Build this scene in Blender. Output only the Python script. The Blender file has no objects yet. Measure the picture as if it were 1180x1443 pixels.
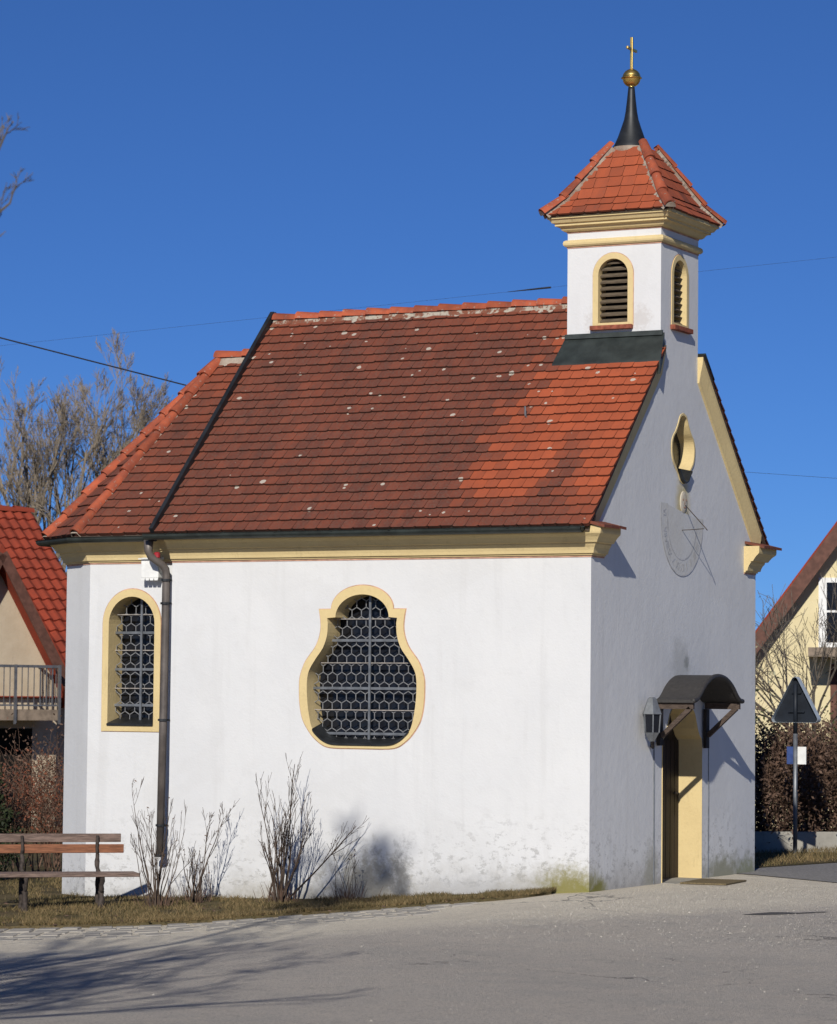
import bpy, math, random
import numpy as np
from mathutils import Vector, Matrix
from mathutils.geometry import tessellate_polygon

S = bpy.context.scene
COL = S.collection
R = math.radians

# ------------------------------------------------------------------ camera, sky, sun, exposure
cam = bpy.data.cameras.new('camera'); camo = bpy.data.objects.new('camera', cam); COL.objects.link(camo)
cam.sensor_fit = 'HORIZONTAL'; cam.sensor_width = 36; cam.lens = 4364.45 / 1180 * 36
cam.clip_start = 0.5; cam.clip_end = 3000
CP = Vector((13.183, -29.4585, 1.968)); YAW, PIT, ROL = 0.4767, 0.0607, 0.0098
F = Vector((-math.sin(YAW)*math.cos(PIT), math.cos(YAW)*math.cos(PIT), math.sin(PIT)))
R0 = Vector((math.cos(YAW), math.sin(YAW), 0)); U0 = R0.cross(F)
RV = R0*math.cos(ROL) + U0*math.sin(ROL); UV_ = -R0*math.sin(ROL) + U0*math.cos(ROL)
camo.matrix_world = Matrix(((RV.x, UV_.x, -F.x, CP.x), (RV.y, UV_.y, -F.y, CP.y), (RV.z, UV_.z, -F.z, CP.z), (0, 0, 0, 1)))
cam.dof.use_dof = True; cam.dof.focus_distance = 32.5; cam.dof.aperture_fstop = 6.5
S.camera = camo

SUN = Vector((0.288, -0.97, 0.56)).normalized()          # towards the sun
world = bpy.data.worlds.new('World'); S.world = world; world.use_nodes = True
wn = world.node_tree; bg = wn.nodes['Background']
sky = wn.nodes.new('ShaderNodeTexSky'); sky.sky_type = 'NISHITA'; sky.sun_disc = False
sky.sun_elevation = math.asin(SUN.z); sky.sun_rotation = math.atan2(SUN.x, SUN.y)
sky.air_density = 0.75; sky.dust_density = 0.0; sky.ozone_density = 6.0; sky.altitude = 2500
tint = wn.nodes.new('ShaderNodeMix'); tint.data_type = 'RGBA'; tint.blend_type = 'MULTIPLY'; tint.inputs[0].default_value = 1
tint.inputs[7].default_value = (.60, .98, 1.54, 1)        # polarised deep blue winter sky
gm = wn.nodes.new('ShaderNodeGamma'); gm.inputs[1].default_value = .85; wn.links.new(sky.outputs[0], gm.inputs[0]); wn.links.new(gm.outputs[0], tint.inputs[6]); wn.links.new(tint.outputs[2], bg.inputs[0]); bg.inputs[1].default_value = 0.064
sl = bpy.data.lights.new('sun', 'SUN'); slo = bpy.data.objects.new('sun', sl); COL.objects.link(slo)
sl.energy = 4.4; sl.angle = R(0.53); sl.color = (1.0, 0.955, 0.88)
slo.rotation_euler = SUN.to_track_quat('Z', 'Y').to_euler()
S.view_settings.view_transform = 'Standard'; S.view_settings.look = 'None'
S.view_settings.exposure = 0.0; S.view_settings.gamma = 1.0

# ------------------------------------------------------------------ material helpers
class NT:
    def __init__(s, name, rough=0.9, spec=0.3):
        s.m = bpy.data.materials.new(name); s.m.use_nodes = True
        s.t = s.m.node_tree; s.b = s.t.nodes['Principled BSDF']
        s.b.inputs['Roughness'].default_value = rough
        s.b.inputs['Specular IOR Level'].default_value = spec
        s.tc = None
    def n(s, ty, **kw):
        nd = s.t.nodes.new('ShaderNode' + ty)
        for k, v in kw.items(): setattr(nd, k, v)
        return nd
    def l(s, a, b): s.t.links.new(a, b)
    def put(s, sock, v):
        if hasattr(v, 'is_output') or hasattr(v, 'links'): s.l(v, sock)
        elif isinstance(v, tuple) and len(v) == 3 and len(sock.default_value) == 4: sock.default_value = (*v, 1)
        else: sock.default_value = v
    def obj(s):
        if not s.tc: s.tc = s.n('TexCoord')
        return s.tc.outputs['Object']
    def mapped(s, scale, vec=None):
        mp = s.n('Mapping'); s.l(vec or s.obj(), mp.inputs[0]); mp.inputs['Scale'].default_value = scale
        return mp.outputs[0]
    def noise(s, scale, detail=4, rough=0.55, vec=None, dist=0.0):
        nd = s.n('TexNoise'); s.l(vec or s.obj(), nd.inputs['Vector'])
        nd.inputs['Scale'].default_value = scale; nd.inputs['Detail'].default_value = detail
        nd.inputs['Roughness'].default_value = rough; nd.inputs['Distortion'].default_value = dist
        return nd.outputs['Fac']
    def ramp(s, x, a, b, lo=0.0, hi=1.0):
        nd = s.n('MapRange'); nd.interpolation_type = 'SMOOTHSTEP'
        s.put(nd.inputs[0], x); nd.inputs[1].default_value = a; nd.inputs[2].default_value = b
        nd.inputs[3].default_value = lo; nd.inputs[4].default_value = hi
        return nd.outputs[0]
    def math(s, op, a, b=0.0, clamp=False):
        nd = s.n('Math', operation=op); nd.use_clamp = clamp
        s.put(nd.inputs[0], a); s.put(nd.inputs[1], b); return nd.outputs[0]
    def mix(s, f, a, b, mode='MIX'):
        nd = s.n('Mix', data_type='RGBA', blend_type=mode)
        s.put(nd.inputs[0], f); s.put(nd.inputs[6], a); s.put(nd.inputs[7], b); return nd.outputs[2]
    def attr(s, name):
        nd = s.n('Attribute', attribute_name=name); return nd.outputs['Fac']
    def xyz(s):
        nd = s.n('SeparateXYZ'); s.l(s.obj(), nd.inputs[0]); return nd.outputs
    def bump(s, h, dist=0.01, strength=1.0):
        nd = s.n('Bump'); s.put(nd.inputs['Height'], h); nd.inputs['Distance'].default_value = dist
        nd.inputs['Strength'].default_value = strength; s.l(nd.outputs[0], s.b.inputs['Normal'])
    def color(s, c): s.put(s.b.inputs['Base Color'], c)
    def rough(s, v): s.put(s.b.inputs['Roughness'], v)

def simple(name, c, rough=0.8, spec=0.3, metal=0.0, var=0.25, scale=8.0, bump=0.0, stretch=None):
    t = NT(name, rough, spec); t.b.inputs['Metallic'].default_value = metal
    v = t.mapped(stretch) if stretch else t.obj()
    n = t.noise(scale, 5, 0.6, v)
    lo = tuple(x*(1-var) for x in c); hi = tuple(min(1, x*(1+var)) for x in c)
    t.color(t.mix(t.ramp(n, .3, .7), lo, hi))
    if bump: t.bump(n, bump)
    return t.m

def plaster_mat():
    t = NT('white_plaster', 0.92, 0.2)
    X, Y, Z = t.xyz()
    n1 = t.noise(1.1, 5, .6); n2 = t.noise(9, 5, .65); n3 = t.noise(40, 3, .6); nb = t.noise(3.0, 6, .7)
    col = t.mix(t.ramp(n1, .3, .75), (.655, .655, .645), (.615, .617, .612))
    col = t.mix(t.math('MULTIPLY', t.ramp(n2, .5, .8), .35), col, (.545, .543, .535))
    st = t.noise(1, 5, .65, t.mapped((5, 5, .35)))
    col = t.mix(t.math('MULTIPLY', t.ramp(st, .52, .72), .30), col, (.52, .515, .50))
    pt = t.noise(.55, 3, .5, None, 1.2)
    col = t.mix(t.math('MULTIPLY', t.ramp(pt, .55, .60), .22), col, (.57, .565, .55))
    # rising damp and grime along the foot of the walls
    Z = t.math('ADD', Z, t.math('MULTIPLY', t.math('MAXIMUM', t.math('MULTIPLY', X, -1.0), 0.0), .058))
    zz = t.math('ADD', Z, t.math('MULTIPLY', t.math('SUBTRACT', nb, .5), .9))
    foot = t.ramp(zz, .42, -.30)
    col = t.mix(t.math('MULTIPLY', foot, .85), col, (.30, .285, .25))
    fl = t.math('MULTIPLY', t.ramp(t.math('ADD', Z, t.math('MULTIPLY', t.math('SUBTRACT', t.noise(14, 4, .7), .5), .5)), .18, -.18), .55)
    col = t.mix(fl, col, (.30, .28, .24))
    fk = t.noise(7, 6, .8, t.mapped((1, 1, 1.6))); fm = t.math('MULTIPLY', t.ramp(fk, .52, .60), t.ramp(t.math('ADD', Z, t.math('MULTIPLY', t.math('SUBTRACT', n1, .5), 1.2)), 1.0, .12))
    col = t.mix(t.math('MULTIPLY', fm, .65), col, (.30, .295, .28))
    # vertical drips
    dr = t.noise(1, 4, .6, t.mapped((9, 9, .7)))
    dm = t.math('MULTIPLY', t.ramp(dr, .62, .74), t.ramp(Z, .9, .15))
    col = t.mix(t.math('MULTIPLY', dm, .5), col, (.42, .41, .39))
    def blob(c, sc, r, color, amt, col, nscale=5.0, dist=.5):
        vm = t.n('VectorMath', operation='SUBTRACT'); t.l(t.obj(), vm.inputs[0]); vm.inputs[1].default_value = c
        vs = t.n('VectorMath', operation='MULTIPLY'); t.l(vm.outputs[0], vs.inputs[0]); vs.inputs[1].default_value = sc
        ln = t.n('VectorMath', operation='LENGTH'); t.l(vs.outputs[0], ln.inputs[0])
        d = t.math('ADD', ln.outputs['Value'], t.math('MULTIPLY', t.math('SUBTRACT', t.noise(nscale, 6, .75), .5), dist*2))
        return t.mix(t.math('MULTIPLY', t.ramp(d, r, r*.25), amt), col, color)
    col = blob((-2.6, 0, .0), (.9, 1, 1.3), .6, (.25, .23, .18), .75, col, 9, .75)
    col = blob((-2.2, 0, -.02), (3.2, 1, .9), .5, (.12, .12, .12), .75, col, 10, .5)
    col = blob((-1.3, 0, -.08), (.6, 1, 2.0), .6, (.40, .40, .40), .6, col, 10, .5)
    col = blob((-3.7, 0, -.22), (.6, 1, 1.8), .55, (.38, .36, .31), .6, col, 10, .5)
    col = blob((-.5, 0, .0), (.6, 1, 1.5), .5, (.36, .34, .29), .5, col, 8, .45)
    col = blob((0, 2.48, 4.13), (1, 1.5, .8), .42, (.52, .42, .18), .85, col, 6, .2)        # rust below the sun face
    col = blob((0, 2.45, 2.42), (1, 1.1, 1.2), .42, (.47, .47, .45), .75, col, 5, .4)      # soot above the canopy
    col = blob((0, 2.62, 2.42), (1, 3, 2.5), .3, (.22, .23, .21), .7, col, 9, .3)
    col = blob((0, 1.62, .12), (1, 1.6, .9), .38, (.30, .29, .23), .75, col, 6, .3)
    col = blob((0, 3.75, .02), (1, .42, 1.2), .36, (.25, .25, .18), .85, col, 6, .3)
    col = blob((0, 4.5, .0), (1, .7, 1.2), .3, (.26, .27, .16), .8, col, 6, .3)
    col = blob((-.75, 1.83, 6.18), (2, 1, 2), .42, (.50, .47, .44), .6, col, 22, .5)
    col = blob((-.25, 1.83, 6.2), (2, 1, 2), .36, (.50, .47, .44), .6, col, 22, .5)
    col = blob((-.22, -.05, -.05), (1, 1, 1.25), .52, (.20, .18, .045), .9, col, 16, .34)     # moss on the corner foot
    col = blob((.0, .22, -.02), (1, 1, 1.3), .32, (.20, .19, .04), .9, col, 9, .25)
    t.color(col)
    t.bump(t.math('ADD', t.math('MULTIPLY', n2, .7), t.math('ADD', t.math('MULTIPLY', n3, .35), t.math('MULTIPLY', n1, .8))), .008, .6)
    return t.m

def tile_mat(name='clay_tile', lich=True):
    t = NT(name, .88, .25)
    X, Y, Z = t.xyz(); pa = t.attr('patina'); rn = t.attr('rnd')
    n = t.noise(5, 5, .65); nf = t.noise(45, 3, .6); ns = t.noise(1.0, 4, .6, t.mapped((7, 1.2, 1.2)))
    f = t.math('ADD', pa, t.math('ADD', t.math('MULTIPLY', t.math('SUBTRACT', n, .5), .55), t.math('MULTIPLY', t.math('SUBTRACT', ns, .5), .5)), True)
    c = t.mix(f, (.37, .086, .036), (.100, .036, .026))
    c = t.mix(t.math('MULTIPLY', t.ramp(nf, .4, .75), t.math('MULTIPLY', f, .55)), c, (.13, .10, .075))
    c = t.mix(1.0, c, t.mix(rn, (.90, .90, .90), (1.08, 1.06, 1.04)), 'MULTIPLY')
    if lich:
        vo = t.n('TexVoronoi'); t.l(t.obj(), vo.inputs['Vector']); vo.inputs['Scale'].default_value = 6.5
        rs = t.n('SeparateColor'); t.l(vo.outputs['Color'], rs.inputs[0])
        top = t.ramp(Z, 5.0, 6.4, .20, .72)
        on = t.math('LESS_THAN', rs.outputs[0], top)
        size = t.math('MULTIPLY', t.math('ADD', t.math('MULTIPLY', rs.outputs[1], .20), .05), on)
        d = t.math('ADD', vo.outputs['Distance'], t.math('MULTIPLY', t.math('SUBTRACT', t.noise(28, 3, .6), .5), .22))
        lm = t.math('LESS_THAN', d, size)
        c = t.mix(t.math('MULTIPLY', lm, .8), c, (.50, .46, .38))
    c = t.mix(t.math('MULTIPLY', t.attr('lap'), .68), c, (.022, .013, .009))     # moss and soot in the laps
    t.color(c); t.bump(t.math('ADD', n, nf), .004, .7)
    return t.m

def road_mat():
    t = NT('worn_asphalt', .93, .2)
    X, Y, Z = t.xyz()
    n0 = t.noise(.35, 4, .6); n1 = t.noise(2.2, 6, .7); n2 = t.noise(48, 5, .8); n3 = t.noise(120, 3, .8); n4 = t.noise(7, 6, .75)
    d = t.math('ADD', t.math('MULTIPLY', t.math('SUBTRACT', X, .75), -.8), t.math('MULTIPLY', t.math('ADD', Y, 3.1), .6))
    d = t.math('ADD', d, t.math('MULTIPLY', t.math('SUBTRACT', n1, .5), 1.6))
    ap = t.ramp(d, -.55, .65)
    a = t.mix(t.ramp(n0, .35, .65), (.53, .475, .40), (.44, .40, .345))
    a = t.mix(t.ramp(n1, .3, .75), a, (.55, .485, .40))
    b = t.mix(t.ramp(n1, .3, .7), (.74, .665, .53), (.65, .58, .46))
    c = t.mix(ap, a, b)
    c = t.mix(t.ramp(n2, .46, .66, 0, .8), c, t.mix(ap, (.21, .195, .175), (.38, .345, .28)))
    c = t.mix(t.ramp(n3, .54, .70, 0, .8), c, (.55, .52, .47))
    c = t.mix(t.math('MULTIPLY', t.ramp(t.noise(.9, 6, .75, t.mapped((1, 2.2, 1))), .60, .72), .35), c, (.15, .145, .135))
    c = t.mix(t.ramp(n4, .52, .70, 0, .45), c, t.mix(ap, (.24, .22, .195), (.46, .41, .33)))
    vo = t.n('TexVoronoi', feature='DISTANCE_TO_EDGE'); vm = t.n('VectorMath', operation='ADD'); t.l(t.obj(), vm.inputs[0])
    nn = t.n('TexNoise'); t.l(t.obj(), nn.inputs['Vector']); nn.inputs['Scale'].default_value = 1.6; nn.inputs['Detail'].default_value = 6; t.l(nn.outputs['Color'], vm.inputs[1])
    t.l(vm.outputs[0], vo.inputs['Vector']); vo.inputs['Scale'].default_value = .42
    ck = t.math('MULTIPLY', t.ramp(vo.outputs['Distance'], .008, .003), t.ramp(n0, .5, .6))
    c = t.mix(t.math('MULTIPLY', ck, .7), c, (.10, .095, .088))
    t.color(c); t.bump(t.math('ADD', n2, t.math('MULTIPLY', n3, .6)), .016, 1.0)
    return t.m

def grass_ground_mat():
    t = NT('winter_turf', .95, .1)
    n = t.noise(1.3, 6, .7); n2 = t.noise(26, 5, .7); n3 = t.noise(5, 5, .7)
    c = t.mix(t.ramp(n, .35, .65), (.085, .070, .032), (.155, .118, .062))
    c = t.mix(t.ramp(n2, .45, .7), c, (.07, .060, .030))
    c = t.mix(t.ramp(n3, .55, .75, 0, .8), c, (.13, .095, .060))
    t.color(c); t.bump(n2, .03, 1); return t.m

def blade_mat():
    t = NT('grass_blade', .75, .25); rn = t.attr('rnd'); n = t.noise(.9, 4, .6)
    f = t.math('ADD', rn, t.math('MULTIPLY', t.math('SUBTRACT', n, .5), 1.5), True)
    c = t.mix(f, (.070, .062, .024), (.235, .165, .078)); t.color(c); return t.m

def leaf_mat(name, a, b):
    t = NT(name, .7, .25); t.color(t.mix(t.attr('rnd'), a, b)); return t.m

def bark_mat(name, a, b, sc=12):
    t = NT(name, .9, .2); n = t.noise(sc, 5, .65, t.mapped((1, 1, .35)))
    t.color(t.mix(t.ramp(n, .35, .65), a, b)); t.bump(n, .006); return t.m

def pantile_mat():
    t = NT('red_pantile', .9, .15); n = t.noise(1.2, 5, .6); n2 = t.noise(14, 4, .6)
    c = t.mix(t.ramp(n, .3, .7), (.29, .052, .027), (.20, .040, .023))
    c = t.mix(t.ramp(n2, .5, .75, 0, .5), c, (.14, .038, .026)); t.color(c); return t.m

def stain_mat(name, c, c2, foot=False, rough=.9):
    t = NT(name, rough, .25); n = t.noise(2.2, 5, .65); n2 = t.noise(30, 4, .6); n3 = t.noise(1.5, 6, .75, t.mapped((5, 5, 1)))
    k = t.mix(t.ramp(n, .35, .7), c, c2); k = t.mix(t.ramp(n3, .55, .72, 0, .5), k, tuple(x*.72 for x in c2))
    k = t.mix(t.ramp(n2, .5, .8, 0, .4), k, tuple(x*.8 for x in c2)); t.color(k); t.bump(n2, .003); return t.m

M = dict(
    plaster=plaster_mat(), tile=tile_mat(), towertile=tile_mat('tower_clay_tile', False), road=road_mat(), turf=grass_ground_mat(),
    blade=blade_mat(), pantile=pantile_mat(),
    cream=stain_mat('cream_paint', (.66, .52, .265), (.61, .475, .24)),
    pinkline=simple('red_outline_paint', (.50, .29, .20), .9, .2),
    mortar=stain_mat('lime_mortar', (.40, .34, .27), (.22, .15, .11)),
    ridge=None,
    copper=simple('dark_green_sheet_metal', (.036, .044, .040), .5, .5, .35, .3, 6),
    sheet=simple('black_sheet_metal', (.022, .024, .026), .48, .5, .3, .35, 5),
    pipe=simple('brown_grey_pipe_paint', (.115, .098, .086), .5, .5, .2, .25, 5),
    gold=None, lead=simple('lead_came', (.21, .21, .21), .5, .5, .2, .25, 20),
    leadlight=simple('pale_saddle_bar', (.30, .27, .24), .6, .4, 0, .3, 14),
    glass=None, dark=simple('interior_black', (.012, .011, .010), .95, .1),
    wood=simple('brown_door_timber', (.016, .008, .0055), .6, .4, 0, .45, 3, .004, (14, 14, .7)),
    louvre=simple('weathered_louvre_wood', (.125, .098, .066), .85, .2, 0, .35, 5, .002, (2, 2, 18)),
    bracket=simple('grey_brown_timber', (.075, .054, .042), .8, .25, 0, .35, 6, .002, (3, 3, 12)),
    canopy=simple('black_canopy_sheet', (.036, .033, .031), .6, .4, .0, .18, 30),
    canopywood=simple('dark_stained_timber', (.026, .021, .018), .7, .3, 0, .3, 8),
    brick=simple('sill_brick', (.24, .075, .045), .9, .2, 0, .4, 18, .004),
    zinc=simple('grey_zinc', (.17, .18, .19), .45, .5, .4, .25, 9),
    white=simple('white_paint', (.74, .74, .71), .6, .4, 0, .08, 9),
    bench1=simple('weathered_bench_board', (.165, .115, .092), .75, .3, 0, .4, 5, .003, (1.5, 14, 14)),
    bench2=simple('orange_brown_bench_board', (.22, .088, .042), .65, .35, 0, .35, 5, .003, (1.5, 14, 14)),
    iron=simple('rusty_dark_iron', (.055, .043, .036), .8, .3, .1, .5, 18, .004),
    twig=bark_mat('shrub_twig', (.050, .036, .028), (.095, .068, .050), 20),
    bark=bark_mat('grey_bark', (.080, .068, .056), (.16, .135, .105)),
    bark2=bark_mat('light_poplar_bark', (.17, .14, .105), (.28, .23, .17)),
    housew=stain_mat('beige_house_render', (.52, .43, .31), (.46, .37, .26)),
    housey=stain_mat('pale_yellow_house_render', (.68, .59, .36), (.62, .53, .31)),
    brown=simple('brown_fascia_wood', (.115, .052, .036), .7, .3),
    beigewood=simple('balcony_board', (.22, .17, .125), .7, .3),
    rail=simple('grey_steel_rail', (.17, .17, .175), .45, .5, .5),
    concrete=stain_mat('concrete', (.36, .34, .29), (.27, .255, .22)),
    signback=simple('dark_sign_back', (.013, .017, .024), .55, .3, .0, .2),
    signrim=simple('pale_sign_rim', (.42, .47, .50), .45, .5, .2, .1),
    blue=simple('blue_plate', (.04, .07, .20), .5, .4), cable=simple('cable', (.02, .022, .03), .7, .3),
    lane=simple('dark_lane_asphalt', (.20, .19, .178), .9, .2, 0, .3, 30, .006),
    mat=simple('brown_doormat', (.16, .125, .07), .95, .1, 0, .35, 60, .006),
    dial=stain_mat('faded_dial_paint', (.56, .55, .515), (.60, .60, .585)),
    dialline=simple('faded_dial_line', (.50, .495, .49), .9, .1), 
    sunface=stain_mat('ochre_sun_face', (.52, .43, .27), (.56, .51, .42)),
    cobble=stain_mat('grey_cobble', (.33, .305, .265), (.24, .225, .20)),
    hedgetwig=bark_mat('hedge_twig', (.085, .050, .036), (.15, .092, .062), 20),
    brownleaf=leaf_mat('brown_leaf', (.060, .038, .027), (.165, .10, .068)),
    redleaf=leaf_mat('red_bud', (.11, .035, .020), (.20, .072, .036)),
    greenleaf=leaf_mat('evergreen_leaf', (.030, .042, .016), (.085, .095, .034)),
    paleleaf=leaf_mat('pale_blossom', (.15, .15, .075), (.55, .52, .36)),
    needle=leaf_mat('dark_needle', (.012, .020, .008), (.034, .044, .016)),
    tar=simple('tar_patch', (.075, .07, .066), .85, .3, 0, .3, 30, .004),
    peb=None, red=simple('red_cap', (.35, .02, .03), .5, .4),
)
def gold():
    t = NT('gilding', .3, .5); t.b.inputs['Metallic'].default_value = 1.0
    n = t.noise(14, 4, .6); t.color(t.mix(t.ramp(n, .4, .7), (.95, .66, .20), (.70, .44, .11))); t.rough(t.ramp(n, .3, .8, .30, .5)); return t.m
M['gold'] = gold()
def glassm():
    t = NT('dark_window_glass', .16, .28); n = t.noise(10, 2, .5)
    t.color(t.mix(n, (.006, .007, .010), (.016, .018, .024))); t.bump(n, .012, .6); return t.m
M['glass'] = glassm()
def ridgem():
    t = NT('ridge_clay', .85, .25); n = t.noise(6, 5, .65); n2 = t.noise(24, 4, .65); rn = t.attr('rnd')
    c = t.mix(t.ramp(n, .35, .65), (.40, .098, .045), (.26, .068, .038))
    c = t.mix(t.ramp(n2, .58, .72, 0, .7), c, (.38, .33, .26)); c = t.mix(1.0, c, t.mix(rn, (.75, .75, .75), (1.15, 1.1, 1.08)), 'MULTIPLY')
    t.color(c); t.bump(n2, .004); return t.m
M['ridge'] = ridgem()
def rmort():
    t = NT('lichened_ridge_mortar', .92, .2); n = t.noise(9, 5, .7); n2 = t.noise(30, 4, .7)
    c = t.mix(t.ramp(n, .46, .56), (.20, .075, .045), (.40, .36, .29)); t.color(t.mix(t.ramp(n2, .5, .7, 0, .7), c, (.15, .10, .075))); t.bump(n2, .008); return t.m
M['rmortar'] = rmort()
def pebm():
    t = NT('pebble', .9, .2); t.color(t.mix(t.attr('rnd'), (.20, .185, .16), (.50, .46, .39))); return t.m
M['peb'] = pebm()

# ------------------------------------------------------------------ object and mesh helpers
def tag(o, label=None, cat=None, group=None, kind=None):
    if label: o['label'] = label
    if cat: o['category'] = cat
    if group: o['group'] = group
    if kind: o['kind'] = kind
    return o
def empty(name, loc=(0, 0, 0), rz=0.0, label=None, cat=None, group=None):
    o = bpy.data.objects.new(name, None); COL.objects.link(o); o.location = loc; o.rotation_euler = (0, 0, rz)
    o.empty_display_size = .2
    return tag(o, label, cat, group)

name_apart = False
SPLIT = set('cornice painted_outline door_surround turret_hip_tile turret_mortar mortar_plug saddle_bar bracket_post bracket_strut canopy_rail pipe_clip clamp barge_board gutter hip_tile mortar_bed cap_tile balcony_post door_edge_strip railing face_feature wing_wall turret_flashing rim'.split())
class MB:
    def __init__(s): s.v = []; s.f = []; s.a = {}; s.cur = {}
    def set(s, **kw): s.cur.update(kw)
    def face(s, idx):
        s.f.append(tuple(idx))
        for k, v in s.cur.items(): s.a.setdefault(k, []).append(v)
    def poly(s, pts):
        b = len(s.v); s.v += [tuple(p) for p in pts]; s.face(range(b, b+len(pts)))
    def hexa(s, c):            # 8 corners, bottom four then top four, both counter-clockwise from above
        b = len(s.v); s.v += [tuple(p) for p in c]
        for q in ((3, 2, 1, 0), (4, 5, 6, 7), (0, 1, 5, 4), (1, 2, 6, 5), (2, 3, 7, 6), (3, 0, 4, 7)): s.face([b+i for i in q])
    def box(s, x0, x1, y0, y1, z0, z1):
        s.hexa([(x0, y0, z0), (x1, y0, z0), (x1, y1, z0), (x0, y1, z0), (x0, y0, z1), (x1, y0, z1), (x1, y1, z1), (x0, y1, z1)])
    def bar(s, a, b, w, h, up=(0, 0, 1)):
        a = Vector(a); b = Vector(b); d = (b-a).normalized(); side = d.cross(Vector(up))
        if side.length < 1e-4: side = d.cross(Vector((1, 0, 0)))
        side.normalize(); u = side.cross(d).normalized(); c = []
        for q in (-1, 1):
            for p, sg in ((a, -1), (a, 1), (b, 1), (b, -1)): c.append(p + side*sg*w/2 + u*q*h/2)
        s.hexa(c)
    def tube(s, pts, rad, n=6, cap=True):
        if not hasattr(rad, '__len__'): rad = [rad]*len(pts)
        pts = [Vector(p) for p in pts]; b = len(s.v); ref = None
        for i, p in enumerate(pts):
            d = (pts[min(i+1, len(pts)-1)] - pts[max(i-1, 0)]).normalized()
            if ref is None or abs(d.dot(ref)) > .98: ref = Vector((0, 0, 1)) if abs(d.z) < .9 else Vector((1, 0, 0))
            x = d.cross(ref).normalized(); y = d.cross(x)
            ref = y.cross(d) if False else ref
            for k in range(n):
                a = 2*math.pi*k/n; s.v.append(tuple(p + (x*math.cos(a)+y*math.sin(a))*rad[i]))
        for i in range(len(pts)-1):
            for k in range(n):
                k2 = (k+1) % n; s.face((b+i*n+k, b+i*n+k2, b+(i+1)*n+k2, b+(i+1)*n+k))
        if cap:
            s.face([b+k for k in range(n)][::-1]); s.face([b+(len(pts)-1)*n+k for k in range(n)])
    def lathe(s, c, prof, n=20):
        b = len(s.v); c = Vector(c)
        for r, z in prof:
            for k in range(n):
                a = 2*math.pi*k/n; s.v.append((c.x+r*math.cos(a), c.y+r*math.sin(a), c.z+z))
        for i in range(len(prof)-1):
            for k in range(n):
                k2 = (k+1) % n; s.face((b+i*n+k, b+i*n+k2, b+(i+1)*n+k2, b+(i+1)*n+k))
        s.face([b+k for k in range(n)][::-1]); s.face([b+(len(prof)-1)*n+k for k in range(n)])
    def flat(s, loops, fn):    # polygon with holes given in 2-D, placed by fn(u, v)
        allp = [p for L in loops for p in L]
        tris = tessellate_polygon([[Vector((p[0], p[1], 0)) for p in L] for L in loops])
        b = len(s.v); s.v += [tuple(fn(*p)) for p in allp]
        for t in tris: s.face([b+i for i in t])
    def strip(s, A, B, closed=True):
        b = len(s.v); n = len(A); s.v += [tuple(p) for p in A] + [tuple(p) for p in B]
        for i in range(n if closed else n-1):
            j = (i+1) % n; s.face((b+i, b+j, b+n+j, b+n+i))
    def sweep(s, path, prof, cap=True):   # prof: (offset to the right of the path, z)
        P = [Vector((p[0], p[1])) for p in path]; rings = []
        for i, p in enumerate(P):
            if i == 0: d = (P[1]-P[0]).normalized(); m = Vector((d.y, -d.x))
            elif i == len(P)-1: d = (P[-1]-P[-2]).normalized(); m = Vector((d.y, -d.x))
            else:
                d0 = (p-P[i-1]).normalized(); d1 = (P[i+1]-p).normalized()
                n0 = Vector((d0.y, -d0.x)); n1 = Vector((d1.y, -d1.x)); m = (n0+n1); m = m/(1+n0.dot(n1))
            rings.append([(p.x+m.x*o, p.y+m.y*o, z) for o, z in prof])
        for a, b_ in zip(rings[:-1], rings[1:]): s.strip(a, b_, closed=False)
        if cap:
            for r_ in (rings[0], rings[-1]): s.poly(r_)
    def build(s, name, m, parent=None, smooth=False, **t):
        if parent is not None and name in SPLIT and len(s.f) < 6000:
            out = [q._build(name, m, parent, smooth, **t) for q in s.pieces()]
            return out[0]
        return s._build(name, m, parent, smooth, **t)
    def pieces(s):             # one MB for each piece that stands clear of the others
        V = np.array(s.v); key = {}; par = list(range(len(s.f)))
        def root(i):
            while par[i] != i: par[i] = par[par[i]]; i = par[i]
            return i
        for i, f in enumerate(s.f):
            for k in f:
                kk = tuple(np.round(V[k], 4)); j = key.setdefault(kk, i)
                if root(i) != root(j): par[root(i)] = root(j)
        isl = {}
        for i in range(len(s.f)): isl.setdefault(root(i), []).append(i)
        G = list(isl.values()); lo = np.array([V[[k for i in g for k in s.f[i]]].min(0) for g in G]); hi = np.array([V[[k for i in g for k in s.f[i]]].max(0) for g in G])
        size = (hi-lo).max(1); pg = list(range(len(G)))
        def r2(i):
            while pg[i] != i: i = pg[i]
            return i
        for i in range(len(G)):
            for j in range(i):
                gap = np.maximum(0, np.maximum(lo[i]-hi[j], lo[j]-hi[i])); d = math.sqrt((gap**2).sum())
                if d <= max(.02, .5*max(size[i], size[j])) and not (name_apart and d > .0): pg[r2(i)] = r2(j)
        groups = {}
        for i, g in enumerate(G): groups.setdefault(r2(i), []).extend(g)
        res = []
        for fs in groups.values():
            q = MB(); mp = {}
            for i in sorted(fs):
                for k in s.f[i]:
                    if k not in mp: mp[k] = len(q.v); q.v.append(s.v[k])
                q.f.append(tuple(mp[k] for k in s.f[i]))
                for a, vals in s.a.items():
                    if len(vals) == len(s.f): q.a.setdefault(a, []).append(vals[i])
            res.append(q)
        return res
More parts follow.
